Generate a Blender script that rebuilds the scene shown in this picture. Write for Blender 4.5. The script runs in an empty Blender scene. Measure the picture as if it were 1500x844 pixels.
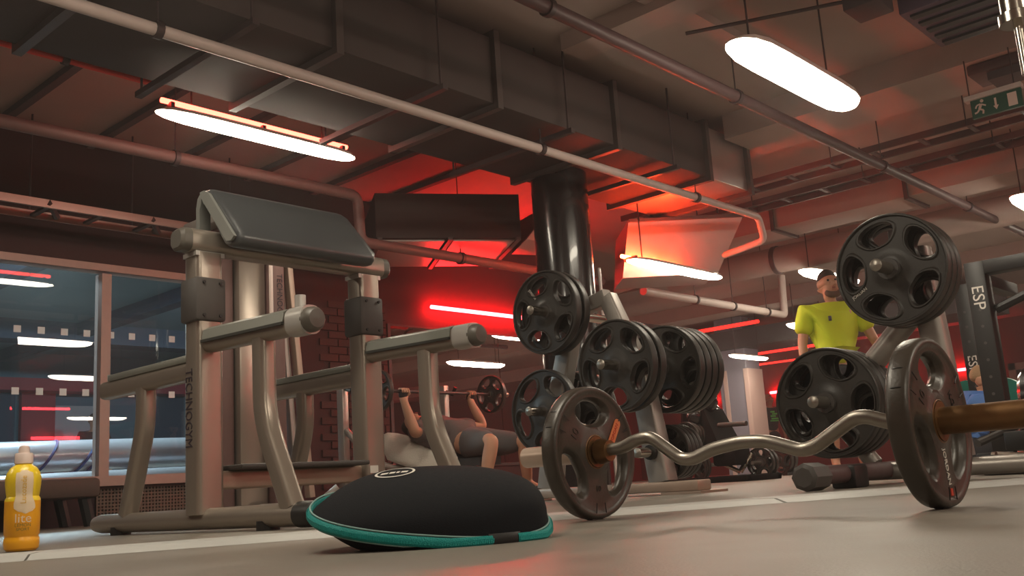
import bpy, bmesh, math, random
from mathutils import Vector as V, Matrix as M
random.seed(7)
SC = bpy.context.scene
COL = SC.collection
PI = math.pi
# ------------------------------------------------------------------ camera
FPX = 1450.0
yaw, pit, rol = math.radians(41.947), math.radians(11.275), math.radians(-3.742)
fw = V((math.cos(yaw)*math.cos(pit), math.sin(yaw)*math.cos(pit), math.sin(pit)))
r0 = V((math.sin(yaw), -math.cos(yaw), 0)); u0 = r0.cross(fw)
cr = math.cos(rol)*r0 + math.sin(rol)*u0
cu = -math.sin(rol)*r0 + math.cos(rol)*u0
cd = bpy.data.cameras.new('camera'); cam = bpy.data.objects.new('camera', cd); COL.objects.link(cam)
cd.sensor_fit = 'HORIZONTAL'; cd.sensor_width = 36.0; cd.lens = 36.0*FPX/1500.0
cd.clip_start = 0.02; cd.clip_end = 200
cam.matrix_world = M(((cr.x, cu.x, -fw.x, 0), (cr.y, cu.y, -fw.y, 0), (cr.z, cu.z, -fw.z, 0.09), (0, 0, 0, 1)))
SC.camera = cam
# ------------------------------------------------------------------ world, exposure
w = bpy.data.worlds.new('world'); SC.world = w; w.use_nodes = True
w.node_tree.nodes['Background'].inputs[0].default_value = (0.30, 0.26, 0.26, 1)
w.node_tree.nodes['Background'].inputs[1].default_value = 0.02
nt_ = w.node_tree; vs_ = nt_.nodes.new('ShaderNodeVolumeScatter')     # thin haze added for a soft, low-contrast lens look
vs_.inputs['Color'].default_value = (1, .95, .92, 1); vs_.inputs['Density'].default_value = .004; vs_.inputs['Anisotropy'].default_value = .45
nt_.links.new(vs_.outputs[0], nt_.nodes['World Output'].inputs['Volume'])
SC.view_settings.view_transform = 'Standard'; SC.view_settings.look = 'None'
SC.view_settings.exposure = 1.3; SC.view_settings.gamma = 1.0
try: SC.view_settings.use_curve_mapping = False
except Exception: pass
SC.cycles.max_bounces = 7; SC.cycles.glossy_bounces = 4; SC.cycles.transparent_max_bounces = 12
SC.cycles.sample_clamp_indirect = 4.0; SC.cycles.caustics_reflective = False; SC.cycles.caustics_refractive = False
SC.cycles.use_denoising = True
LAMP_E, RED_E, STRIP_E = 15.0, 100.0, 70.0
# ------------------------------------------------------------------ materials
MATS = {}
def mat(name, col, rough=.5, metal=0., emit=None, es=0., noise=0., nscale=20., bump=0., bscale=60., spec=.5, trans=0., coat=0., stretch=None):
    m = bpy.data.materials.new(name); m.use_nodes = True; nt = m.node_tree; b = nt.nodes['Principled BSDF']
    b.inputs['Base Color'].default_value = (*col, 1); b.inputs['Roughness'].default_value = rough
    b.inputs['Metallic'].default_value = metal; b.inputs['Specular IOR Level'].default_value = spec
    b.inputs['Coat Weight'].default_value = coat
    if trans: b.inputs['Transmission Weight'].default_value = trans
    if emit: b.inputs['Emission Color'].default_value = (*emit, 1); b.inputs['Emission Strength'].default_value = es
    if noise or bump:
        tc = nt.nodes.new('ShaderNodeTexCoord'); mp = nt.nodes.new('ShaderNodeMapping')
        if stretch: mp.inputs['Scale'].default_value = stretch
        nt.links.new(tc.outputs['Object'], mp.inputs[0])
    if noise:
        n = nt.nodes.new('ShaderNodeTexNoise'); n.inputs['Scale'].default_value = nscale; n.inputs['Detail'].default_value = 5
        nt.links.new(mp.outputs[0], n.inputs['Vector'])
        mx = nt.nodes.new('ShaderNodeMix'); mx.data_type = 'RGBA'
        mx.inputs[6].default_value = (*[c*(1-noise) for c in col], 1); mx.inputs[7].default_value = (*[min(1, c*(1+noise)) for c in col], 1)
        nt.links.new(n.outputs['Fac'], mx.inputs[0]); nt.links.new(mx.outputs[2], b.inputs['Base Color'])
        mr = nt.nodes.new('ShaderNodeMapRange'); mr.inputs[3].default_value = max(0, rough-.08); mr.inputs[4].default_value = min(1, rough+.1)
        nt.links.new(n.outputs['Fac'], mr.inputs[0]); nt.links.new(mr.outputs[0], b.inputs['Roughness'])
    if bump:
        n2 = nt.nodes.new('ShaderNodeTexNoise'); n2.inputs['Scale'].default_value = bscale; n2.inputs['Detail'].default_value = 4
        nt.links.new(mp.outputs[0], n2.inputs['Vector'])
        bp = nt.nodes.new('ShaderNodeBump'); bp.inputs['Strength'].default_value = bump; bp.inputs['Distance'].default_value = .01
        nt.links.new(n2.outputs['Fac'], bp.inputs['Height']); nt.links.new(bp.outputs[0], b.inputs['Normal'])
    MATS[name] = m; return m
def emis(name, col, s):
    m = bpy.data.materials.new(name); m.use_nodes = True; nt = m.node_tree
    nt.nodes.remove(nt.nodes['Principled BSDF']); e = nt.nodes.new('ShaderNodeEmission')
    e.inputs[0].default_value = (*col, 1); e.inputs[1].default_value = s
    nt.links.new(e.outputs[0], nt.nodes['Material Output'].inputs[0]); MATS[name] = m; return m
mat('floor', (.215, .190, .160), .42, noise=.22, nscale=9, bump=.12, bscale=220, spec=.45)
mat('edge', (.46, .46, .44), .5, noise=.1)
mat('ceiling', (.42, .33, .295), .85, noise=.12, nscale=2.5)
mat('ceiling_beam', (.44, .335, .30), .8, noise=.12, nscale=3)
mat('joist', (.10, .085, .09), .8, noise=.15)
mat('wall_dark', (.040, .014, .015), .75, noise=.2, nscale=4)
mat('wall_red', (.20, .012, .012), .6, noise=.15, nscale=2)
mat('brick', (.060, .026, .024), .8, noise=.25, nscale=8, bump=.2)
mat('mortar', (.035, .018, .018), .9)
mat('frame_pink', (.42, .29, .25), .45, noise=.08)
mat('duct', (.066, .050, .047), .7, noise=.15, nscale=5, bump=.05, bscale=8, spec=.25)
mat('duct_flange', (.10, .08, .075), .45, metal=.4)
mat('galv', (.52, .45, .42), .34, metal=.75, noise=.12, nscale=6, bump=.06, bscale=14)
mat('pipe_white', (.62, .52, .48), .4, noise=.08)
mat('pipe_pink', (.17, .095, .085), .5, noise=.1)
mat('pipe_red', (.75, .05, .03), .5)
mat('pipe_dark', (.095, .055, .055)
, .5, noise=.1)
mat('unit_purple', (.075, .05, .075), .5, noise=.1)
mat('tray', (.40, .30, .26), .4, metal=.5)
mat('hanger', (.07, .05, .05), .5, metal=.3)
mat('black', (.012, .011, .011), .45)
mat('black_matte', (.010, .009, .009), .85, spec=.12)
mat('black_gloss', (.014, .012, .012), .22, coat=.3)
mat('silver', (.36, .31, .262), .29, metal=.6)
mat('silver_light', (.55, .53, .50), .3, metal=.4)
mat('grey_plate', (.070, .062, .058), .5, noise=.15)
mat('cap', (.11, .10, .085), .4)
mat('wear_cover', (.20, .205, .18), .4)
mat('gasket', (.035, .035, .03), .5)
mat('vinyl', (.052, .058, .062), .33, noise=.10, nscale=5, bump=.12, bscale=9, spec=.7, coat=.15)
mat('vinyl_side', (.20, .205, .19), .45)
mat('rubber', (.036, .032, .028), .42, noise=.25, nscale=25, bump=.08, bscale=150, spec=.5)
mat('rubber_brown', (.050, .040, .031), .36, noise=.25, nscale=22, bump=.06, bscale=150, spec=.55)
mat('chrome', (.62, .57, .50), .18, metal=1.)
mat('steel_bar', (.34, .31, .27), .36, metal=.85, noise=.08, nscale=40)
mat('rust', (.22, .115, .045), .38, metal=.6, noise=.4, nscale=22, bump=.05)
mat('orange_print', (.72, .20, .07), .5)
mat('white_print', (.78, .74, .68), .5)
mat('red_print', (.60, .06, .03), .5)
mat('dark_print', (.03, .02, .03), .5)
mat('neoprene', (.0085, .0095, .0125), .85, noise=.2, nscale=120, bump=.15, bscale=500, spec=.2)
mat('teal', (.0, .34, .32), .55, bump=.4, bscale=500)
mat('teal_pale', (.25, .42, .40), .6)
mat('cap_white', (.80, .66, .60), .4)
mat('yellow_drink', (.95, .70, .03), .3)
mat('orange_drink', (.98, .46, .02), .3)
mat('label_pale', (.88, .72, .50), .5)
mat('label_gold', (.80, .50, .05), .5)
mat('label_olive', (.30, .22, .05), .5)
mat('tan_steel', (.45, .34, .27), .38, metal=.35, noise=.08)
mat('rack_grey', (.36, .33, .30), .36, metal=.45, noise=.08)
mat('skin', (.52, .27, .17), .55, noise=.08, nscale=10)
mat('hair_dark', (.022, .014, .010), .7, bump=.5, bscale=80)
mat('stubble', (.12, .065, .045), .8)
mat('hair_tan', (.38, .24, .13), .7, bump=.5, bscale=80)
mat('eye', (.03, .02, .02), .3)
mat('mouth', (.35, .12, .10), .5)
mat('tee_lime', (.56, .66, .02), .8, noise=.08, nscale=5, bump=.3, bscale=14)
mat('tee_black', (.020, .024, .022), .85, bump=.3, bscale=14)
mat('tee_grey', (.125, .095, .09), .85, bump=.3, bscale=14)
mat('tee_blue', (.10, .22, .55), .8, bump=.3, bscale=14)
mat('shorts_dark', (.03, .03, .036), .85, bump=.3, bscale=14)
mat('shorts_grey', (.11, .10, .10), .85, bump=.3, bscale=14)
mat('glove', (.012, .010, .010), .7)
mat('shoe', (.035, .035, .037), .6)
mat('green_print', (.10, .75, .12), .6)
mat('towel', (.72, .66, .58), .9, bump=.4, bscale=90)
mat('sign_green', (.01, .075, .045), .4)
mat('sign_pale', (.75, .55, .48), .5)
mat('teal_plate', (.0, .22, .17), .4)
mat('grille', (.16, .11, .08), .6)
mat('sofa', (.12, .085, .07), .6, noise=.15)
mat('column_grey', (.26, .25, .30), .5, noise=.06)
mat('column_edge', (.62, .45, .40), .4)
mat('yard_wall', (.10, .155, .20), .8, noise=.1, nscale=1.5)
mat('yard_ceiling', (.15, .21, .25), .8)
mat('yard_dark', (.035, .045, .075), .7)
mat('yard_panel', (.36, .36, .38), .6)
mat('yard_red', (.28, .02, .03), .6)
mat('tube_foil', (.55, .56, .60), .3, metal=.6, bump=.1, bscale=7)
mat('strap_blue', (.015, .05, .16), .6)
mat('decal', (.72, .80, .82), .6)
mat('door_dark', (.04, .008, .012), .4)
emis('lamp', (1.0, .89, .71), LAMP_E)
emis('yard_fill', (.70, .92, 1.0), 150.0)  # glow of the unseen lamps added to brighten the yard
emis('red_neon', (1.0, .052, .010), RED_E)
emis('red_lamp_tube', (1.0, .05, .03), 7.0)
emis('red_lit_edge', (1.0, .015, .01), 1.6)  # dim glow imitating red light on beam edges and ceiling
emis('red_strip', (1.0, .010, .013), STRIP_E)
emis('red_far', (1.0, .03, .04), 16.0)
m = bpy.data.materials.new('mirror'); m.use_nodes = True; b = m.node_tree.nodes['Principled BSDF']
b.inputs['Base Color'].default_value = (.80, .74, .74, 1); b.inputs['Metallic'].default_value = 1; b.inputs['Roughness'].default_value = .01; MATS['mirror'] = m
m = bpy.data.materials.new('glass'); m.use_nodes = True; nt = m.node_tree; nt.nodes.remove(nt.nodes['Principled BSDF'])
tr = nt.nodes.new('ShaderNodeBsdfTransparent'); tr.inputs[0].default_value = (.93, .96, .97, 1)
gl = nt.nodes.new('ShaderNodeBsdfGlossy'); gl.inputs['Roughness'].default_value = .0
fr = nt.nodes.new('ShaderNodeFresnel'); fr.inputs[0].default_value = 1.55; mx = nt.nodes.new('ShaderNodeMixShader')
nt.links.new(fr.outputs[0], mx.inputs[0]); nt.links.new(tr.outputs[0], mx.inputs[1]); nt.links.new(gl.outputs[0], mx.inputs[2])
nt.links.new(mx.outputs[0], nt.nodes['Material Output'].inputs[0]); MATS['glass'] = m
# floor gets faint wide scuffs
# ------------------------------------------------------------------ mesh helpers
class MB:
    def __init__(s): s.v = []; s.f = []
    def add(s, vs, fs):
        o = len(s.v); s.v += [V(p) for p in vs]; s.f += [tuple(i+o for i in f) for f in fs]; return s
    def box(s, a, b, bev=0.):
        x0, y0, z0 = [min(p, q) for p, q in zip(a, b)]; x1, y1, z1 = [max(p, q) for p, q in zip(a, b)]
        if bev <= 0:
            return s.add([(x0,y0,z0),(x1,y0,z0),(x1,y1,z0),(x0,y1,z0),(x0,y0,z1),(x1,y0,z1),(x1,y1,z1),(x0,y1,z1)],
                         [(0,3,2,1),(4,5,6,7),(0,1,5,4),(1,2,6,5),(2,3,7,6),(3,0,4,7)])
        bm = bmesh.new(); bmesh.ops.create_cube(bm, size=1)
        for v in bm.verts: v.co = V(((x0+x1)/2+v.co.x*(x1-x0), (y0+y1)/2+v.co.y*(y1-y0), (z0+z1)/2+v.co.z*(z1-z0)))
        bmesh.ops.bevel(bm, geom=bm.edges[:], offset=bev, segments=2, affect='EDGES', profile=.5)
        bm.verts.index_update(); s.add([v.co.copy() for v in bm.verts], [[v.index for v in f.verts] for f in bm.faces]); bm.free(); return s
    def hexa(s, p):   # 8 corners, bottom 4 then top 4
        return s.add(p, [(0,3,2,1),(4,5,6,7),(0,1,5,4),(1,2,6,5),(2,3,7,6),(3,0,4,7)])
    def tube(s, pts, r, n=12, closed=False, caps=True, sec=None, up=None):
        """sweep; r scalar or list; sec = list of 2D unit offsets (default circle)"""
        pts = [V(p) for p in pts]; N = len(pts); rs = r if isinstance(r, (list, tuple)) else [r]*N
        sec = sec or [(math.cos(2*PI*k/n), math.sin(2*PI*k/n)) for k in range(n)]; n = len(sec)
        T = []
        for i in range(N):
            a = pts[i-1] if (i or closed) else pts[0]; c = pts[(i+1) % N] if (i < N-1 or closed) else pts[-1]
            T.append((c-a).normalized())
        up = V(up) if up else (V((0,0,1)) if abs(T[0].z) < .9 else V((0,1,0)))
        A = (up - T[0]*up.dot(T[0])).normalized(); vs = []
        for i in range(N):
            if i:
                A = A - T[i]*A.dot(T[i]); A = A.normalized() if A.length > 1e-6 else T[i].orthogonal().normalized()
            B = T[i].cross(A)
            vs += [pts[i] + (A*y + B*x)*rs[i] for x, y in sec]
        fs = []
        for i in range(N if closed else N-1):
            j = (i+1) % N
            fs += [(i*n+k, i*n+(k+1) % n, j*n+(k+1) % n, j*n+k) for k in range(n)]
        if caps and not closed: fs += [tuple(reversed(range(n))), tuple(range((N-1)*n, N*n))]
        return s.add(vs, fs)
    def cyl(s, a, b, r, n=16, r2=None): return s.tube([a, b], [r, r if r2 is None else r2], n)
    def capsule(s, a, b, r, n=14, e=.4):   # rounded ends
        a, b = V(a), V(b); d = (b-a).normalized(); e *= r
        return s.tube([a, a+d*e*.15, a+d*e*.5, a+d*e, b-d*e, b-d*e*.5, b-d*e*.15, b], [r*.6, r*.8, r*.95, r, r, r*.95, r*.8, r*.6], n)
    def lathe(s, prof, c, ax='Z', n=24):   # prof: (radius, height)
        c = V(c); E = {'X': ((0,1,0),(0,0,1),(1,0,0)), 'Y': ((0,0,1),(1,0,0),(0,1,0)), 'Z': ((1,0,0),(0,1,0),(0,0,1))}[ax]
        e1, e2, e3 = [V(e) for e in E]; vs = []; fs = []
        for r, h in prof:
            vs += [c + e3*h + (e1*math.cos(2*PI*k/n)+e2*math.sin(2*PI*k/n))*r for k in range(n)]
        for i in range(len(prof)-1): fs += [(i*n+k, i*n+(k+1) % n, (i+1)*n+(k+1) % n, (i+1)*n+k) for k in range(n)]
        if prof[0][0] > 1e-4: fs.append(tuple(reversed(range(n))))
        if prof[-1][0] > 1e-4: fs.append(tuple(range((len(prof)-1)*n, len(prof)*n)))
        return s.add(vs, fs)
    def prism(s, poly, ax, a, b):          # 2D polygon extruded along ax from a to b
        n = len(poly); mk = {'X': lambda p, t: (t, p[0], p[1]), 'Y': lambda p, t: (p[0], t, p[1]), 'Z': lambda p, t: (p[0], p[1], t)}[ax]
        return s.add([mk(p, a) for p in poly]+[mk(p, b) for p in poly],
                     [tuple(range(n)), tuple(reversed(range(n, 2*n)))]+[(k, k+n, (k+1) % n+n, (k+1) % n) for k in range(n)])
    def sphere(s, c, r, n=12, sc=(1,1,1)):
        c = V(c); m = n//2; vs = [c+V((0,0,r*sc[2]))]; fs = []
        for i in range(1, m):
            t = PI*i/m; vs += [c+V((math.sin(t)*math.cos(2*PI*k/n)*r*sc[0], math.sin(t)*math.sin(2*PI*k/n)*r*sc[1], math.cos(t)*r*sc[2])) for k in range(n)]
        vs.append(c-V((0,0,r*sc[2]))); L = len(vs)-1
        fs += [(0, 1+k, 1+(k+1) % n) for k in range(n)]
        for i in range(m-2): fs += [(1+i*n+k, 1+(i+1)*n+k, 1+(i+1)*n+(k+1) % n, 1+i*n+(k+1) % n) for k in range(n)]
        fs += [(L, 1+(m-2)*n+(k+1) % n, 1+(m-2)*n+k) for k in range(n)]
        return s.add(vs, fs)
    def build(s, name, mt, parent=None, smooth=True, ang=35, kind=None, label=None):
        off = wloc(parent) if parent else V((0,0,0))
        me = bpy.data.meshes.new(name); me.from_pydata([v-off for v in s.v], [], s.f)
        bm = bmesh.new(); bm.from_mesh(me); bmesh.ops.recalc_face_normals(bm, faces=bm.faces[:]); bm.to_mesh(me); bm.free()
        return link(name, me, mt, parent, smooth, ang, kind, label)
def wloc(o):
    p = V((0,0,0))
    while o: p += o.location; o = o.parent
    return p
def link(name, me, mt, parent=None, smooth=True, ang=35, kind=None, label=None):
    if mt and not me.materials: me.materials.append(MATS[mt])
    if smooth:
        me.polygons.foreach_set('use_smooth', [True]*len(me.polygons))
        me.set_sharp_from_angle(angle=math.radians(ang))
    o = bpy.data.objects.new(name, me); COL.objects.link(o)
    if parent: o.parent = parent
    if kind: o['kind'] = kind
    if label: o['label'] = label
    return o
def thing(name, loc, label, cat, group=None):
    o = bpy.data.objects.new(name, None); COL.objects.link(o); o.location = loc; o.empty_display_size = .1
    return tag(o, label, cat, group)
def tag(o, label, cat, group=None):
    o['label'] = label; o['category'] = cat
    if group: o['group'] = group
    return o
def struct(mb, name, mt, label=None, cat=None, parent=None, smooth=False):
    o = mb.build(name, mt, parent, smooth=smooth)
    if not parent: o['kind'] = 'structure'
    if label: o['label'] = label
    if cat: o['category'] = cat
    return o
def dup(root, loc, label, group=None):
    def cp(o, par):
        c = o.copy(); COL.objects.link(c)
        if par: c.parent = par
        for ch in KIDS.get(o.name, [k for k in o.children]): cp(ch, c)
        return c
    r = cp(root, None); r.location = loc; r['label'] = label
    if group: r['group'] = group
    return r
KIDS = {}
def text(s, size, name, mt, parent, org, xd, yd, depth=.0008, align='CENTER', squash=1.0, kind=None):
    cu_ = bpy.data.curves.new('t', 'FONT'); cu_.body = s; cu_.size = size; cu_.align_x = align; cu_.align_y = 'CENTER'; cu_.extrude = depth; cu_.resolution_u = 3
    o = bpy.data.objects.new('t', cu_); COL.objects.link(o); dg = bpy.context.evaluated_depsgraph_get()
    me = bpy.data.meshes.new_from_object(o.evaluated_get(dg)); bpy.data.objects.remove(o); bpy.data.curves.remove(cu_)
    xd, yd = V(xd).normalized(), V(yd).normalized(); zd = xd.cross(yd); off = wloc(parent); org = V(org)-off
    for v in me.vertices: c = v.co.copy(); v.co = org + xd*c.x*squash + yd*c.y + zd*c.z
    me.materials.clear(); return link(name, me, mt, parent, smooth=False, kind=kind)
def arc(pts, rad, seg=5):                   # polyline with rounded corners
    pts = [V(p) for p in pts]; out = [pts[0]]
    for i in range(1, len(pts)-1):
        a, b, c = pts[i-1], pts[i], pts[i+1]; d1 = (a-b); d2 = (c-b); t = min(rad, d1.length*.45, d2.length*.45)
        p, q = b+d1.normalized()*t, b+d2.normalized()*t
        out += [(p*(1-k)**2 + b*2*k*(1-k) + q*k*k) for k in [j/seg for j in range(seg+1)]]
    return out+[pts[-1]]
RSEC = lambda w, h, r=.3, n=4: [(sx*(w-min(w,h)*r*(1-math.cos(t))), sy*(h-min(w,h)*r*(1-math.sin(t)))) for sx, sy, ts in
        ((1,1,range(n+1)), (-1,1,range(n,-1,-1)), (-1,-1,range(n+1)), (1,-1,range(n,-1,-1))) for t in [k/n*PI/2 for k in ts]]
# ================================================================== structure
CZ = 3.1
struct(MB().box((-4,-10,-.15),(24,17,0)), 'floor', 'floor')
struct(MB().box((-4.2,-10.2,CZ),(24.2,7.75,CZ+.2)).box((10.2,7.75,CZ),(24.2,17.2,CZ+.2)), 'ceiling', 'ceiling')
struct(MB().box((-4.2,-10.2,0),(-4,8,CZ)), 'wall_left', 'wall_red')
struct(MB().box((-4.2,-10.2,0),(24.2,-10,CZ)), 'wall_front', 'wall_red')
struct(MB().box((24,-10,0),(24.2,17,CZ)), 'wall_right', 'wall_red')
struct(MB().box((10.2,17,0),(24.2,17.2,CZ)).box((10.0,8.0,0),(10.2,17.2,CZ)), 'wall_back', 'wall_red')
WY = 7.75
wall = struct(MB().box((-4,WY,0),(1.2,WY+.25,CZ)).box((4.78,WY,0),(10.2,WY+.25,CZ)).box((1.2,WY,2.06),(4.78,WY+.25,CZ)).box((1.2,WY,0),(4.78,WY+.25,.32)), 'wall_window_side', 'wall_dark')
# bricks of the pier beside the mirror
bme = None; K = 0
for i in range(26):
    for j in range(4):
        x0 = 5.78+j*.225+(.1125 if i % 2 else 0); x1 = min(x0+.212, 6.62)
        if x1-x0 < .05: continue
        z0 = .012+i*.0765
        b_ = MB().box((x0,WY-.018-random.random()*.004,z0),(x1,WY,z0+.065)).build('brick', 'brick', wall, smooth=False)
# red painted ceiling joists running away to the left
for i, x in enumerate((2.0, 2.75, 3.5, 4.25, 5.0, 5.75, 6.5)):
    struct(MB().box((x-.03,5.0,CZ-.05),(x+.03,WY,CZ)), 'trim_%d' % (i+1), 'joist')
# wide concrete ceiling beams on the right
for i, (x0, x1, h) in enumerate(((7.3,7.95,.22),(12.2,12.8,.24),(15.4,16.0,.24),(19.5,20.1,.3))):
    struct(MB().box((x0,-10,CZ-h),(x1,4.0 if x0 < 8 else 16.9,CZ)), 'trim_%d' % (i+8), 'ceiling_beam')
struct(MB().box((2.0,3.05,CZ-.06),(7.3,3.2,CZ)), 'trim_13', 'ceiling_beam'); struct(MB().box((3.2,-3,CZ-.16),(3.6,3.6,CZ)), 'trim_14', 'ceiling_beam')
struct(MB().box((5.0,-3,CZ-.12),(5.25,3.9,CZ)), 'trim_15', 'ceiling_beam')
# window: frame members, two panes, square dots
wn = struct(MB().box((1.2,WY-.03,.32),(4.78,WY+.1,.37)).box((1.2,WY-.03,2.02),(4.78,WY+.1,2.08)), 'window_1', 'frame_pink')
for x0, x1 in ((1.2,1.25),(3.615,3.695),(4.72,4.78),(2.35,2.42)):
    MB().box((x0,WY-.03,.37),(x1,WY+.09,2.0)).build('window_mullion', 'frame_pink', wn, smooth=False)
for x0, x1 in ((1.25,2.35),(2.42,3.615),(3.695,4.72)):
    pn = MB().box((x0,WY+.03,.37),(x1,WY+.036,2.0)).build('glass_pane', 'glass', wn, smooth=False)
for z in (1.505,1.03):
    for k in range(11):
        x = 2.63+k*.179 + (.02 if k > 5 else 0)
        if 3.60 < x < 3.71: continue
        MB().box((x-.027,WY+.0285,z-.027),(x+.027,WY+.0299,z+.027)).build('square_dot', 'decal', wn, smooth=False)
struct(MB().box((1.2,WY-.10,.29),(4.78,WY-.03,.335)), 'trim_20', 'frame_pink')
# perforated grille under the right pane
gr = thing('vent_grille', (4.2,WY-.03,.06), 'brown perforated metal vent grille low under the window', 'vent grille')
g_ = MB().box((3.6,WY-.012,.05),(4.78,WY-.002,.29)).build('backing', 'black', gr, smooth=False)
mb = MB()
for i in range(42):
    x = 3.6+i*.028
    mb.box((x,WY-.028,.06),(x+.013,WY-.014,.28))
for i in range(9): mb.box((3.6,WY-.030,.06+i*.026),(4.78,WY-.016,.072+i*.026))
mb.build('grille_bars', 'grille', gr, smooth=False, kind='stuff')
MB().box((3.57,WY-.04,.03),(4.78,WY-.0,.058)).box((3.57,WY-.04,.28),(4.78,WY-.0,.30)).build('frame', 'sofa', gr, smooth=False)
# low bench seat under the window
sf = thing('low_bench', (2.3,7.3,0), 'low brown bench seat under the window behind the drink bottle', 'bench')
MB().box((.6,7.0,.20),(3.30,7.62,.335),.03).build('seat', 'sofa', sf)
for x in (.8,2.1,3.22):
    MB().tube([(x,7.1,.2),(x+.05,7.1,.0)], .045, 8).build('leg', 'black', sf); MB().tube([(x,7.5,.2),(x+.05,7.5,.0)], .045, 8).build('leg', 'black', sf)
# mirror and lintel above it
mr = thing('wall_mirror', (8.4,WY,.35), 'wide wall mirror under the red strip light reflecting the gym', 'mirror')
for i, (x0, x1) in enumerate(((6.68,8.30),(8.31,10.05))):
    MB().box((x0,WY-.012,.35),(x1,WY-.002,1.80)).build('mirror_panel', 'mirror', mr, smooth=False)
MB().box((6.64,WY-.02,.32),(10.1,WY-.001,.35)).box((6.64,WY-.02,1.80),(10.1,WY-.001,1.82)).box((6.64,WY-.02,.35),(6.68,WY-.001,1.80)).build('frame', 'hanger', mr, smooth=False)
# courtyard behind the glass
struct(MB().box((-4,8.0,-.1),(10.0,17,-.02)), 'ground', 'yard_dark')
struct(MB().box((-4,17,-.02),(10.0,17.2,4)), 'wall_yard', 'yard_wall')
struct(MB().box((-4,8.0,2.78),(10.0,17.2,2.9)), 'roof_yard', 'yard_ceiling')
for i, (x0, x1, mt) in enumerate(((5.9,6.5,'yard_dark'),(6.6,7.15,'yard_red'),(8.9,9.5,'yard_dark'),(9.6,9.95,'yard_wall'),(7.15,7.9,'yard_panel'),(4.9,5.5,'yard_panel'))):
    struct(MB().box((x0,16.9,0),(x1,17,2.1 if mt != 'yard_panel' else 1.9)), 'trim_%d' % (i+30), mt)
struct(MB().box((-2,14.0,2.5),(10,14.4,2.78)), 'trim_40', 'yard_dark'); struct(MB().box((-2,16.5,2.1),(10,16.9,2.3)), 'trim_41', 'yard_red')
for x in (4.0,6.2): struct(MB().box((x,8.2,2.6),(x+.2,16.9,2.78)), 'trim_%d' % int(40+x), 'yard_dark')
tb = thing('foil_tube', (3.5,8.7,.02), 'long silver foil wrapped tube tied with dark blue straps outside the window', 'tube')
MB().tube([(-1,8.75,.56),(2.5,8.75,.57),(4.2,8.75,.60),(6.5,8.75,.62)], .135, 18).build('tube_body', 'tube_foil', tb)
for x in (3.62,3.95,4.05):
    MB().tube([V((x+.09*math.sin(a),8.75+.140*math.cos(a),.585+.140*math.sin(a))) for a in [k*2*PI/20 for k in range(20)]], .012, 6, closed=True).build('strap', 'strap_blue', tb)
tb2 = thing('foil_tube', (3.5,8.55,.02), 'thinner silver foil tube lying below the strapped one outside the window', 'tube')
MB().tube([(-1,8.5,.34),(3.0,8.5,.345),(6.5,8.52,.40)], .085, 16).build('tube_body', 'tube_foil', tb2)
for x in (0.2,2.2,4.4,5.9):
    MB().box((x,8.42,-.02),(x+.07,8.85,.27)).build('support', 'strap_blue', tb2, smooth=False)
    MB().box((x,8.64,-.02),(x+.07,8.86,.44)).build('support', 'strap_blue', tb, smooth=False)
yl = thing('ceiling_lamp', (3.6,8.95,2.62), 'unseen cool white fill lamp added under the roof outside the window', 'lamp')  # yard lamps are added out of view to brighten the courtyard
MB().lathe([(.20,.05),(.20,.0),(.17,-.03),(.10,-.055),(.0,-.065)], (3.6,8.95,2.57), 'Z', 20).build('diffuser', 'yard_fill', yl)
MB().lathe([(.0,.20),(.03,.20),(.03,.11),(.21,.11),(.21,.05)], (3.6,8.95,2.58), 'Z', 20).build('housing', 'pipe_white', yl)
dup(yl, (.3,10.0,2.62), 'unseen cool white fill lamp added outside left of the window view'); dup(yl, (8.2,10.5,2.62), 'unseen cool white fill lamp added outside behind the mirror wall')
# ================================================================== floor edge strips
es = thing('floor_edging', (1.75,1.7,0), 'pale grey ramped rubber edging strip crossing the gym floor', 'floor edging')
a, b = V((.846,2.251,0)), V((2.664,1.134,0)); d = (b-a).normalized(); nrm = V((-d.y, d.x, 0)); 
if nrm.y < 0: nrm = -nrm
for t0, t1 in ((-1.6,.045),(.05,1.86),(1.87,2.9),(2.91,4.6)):
    sec = [(0,.0005),(.05,.012),(.24,.012),(.27,.0005)]
    p = [a+d*t0+nrm*s+V((0,0,z)) for s, z in sec]; q = [a+d*t1+nrm*s+V((0,0,z)) for s, z in sec]
    MB().add(p+q, [(0,1,5,4),(1,2,6,5),(2,3,7,6),(3,0,4,7),(3,2,1,0),(4,5,6,7)]).build('edge_strip', 'edge', es, smooth=False)
# ================================================================== ceiling services
du = thing('air_duct', (5.2,4.55,2.5), 'long dark rectangular air duct hanging under the ceiling', 'air duct')
xs = (0.6,1.90,3.18,4.46,5.74,7.02,7.70)
for k in range(6):
    MB().box((xs[k]+.012,4.04,2.5),(xs[k+1]-.012,5.04,2.96),.008).build('duct_section', 'duct' if k < 5 else 'galv', du)  # end section paler: the bright lamp's light is put into its colour
for k in range(7):
    x = xs[k]
    MB().box((x-.025,4.0,2.46),(x+.025,5.08,2.50)).box((x-.025,4.0,2.96),(x+.025,5.08,3.0)).box((x-.025,4.0,2.5),(x+.025,4.04,2.96)).box((x-.025,5.04,2.5),(x+.025,5.08,2.96)).build('flange', 'duct_flange', du, smooth=False)
for x in (1.2,2.6,3.9,5.1,6.4):
    for y in (3.97,5.10): MB().cyl((x,y,2.44),(x,y,CZ), .008, 6).build('hanger_rod', 'hanger', du)
    MB().box((x-.02,3.93,2.42),(x+.02,5.14,2.455)).build('hanger_bar', 'hanger', du, smooth=False)
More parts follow.
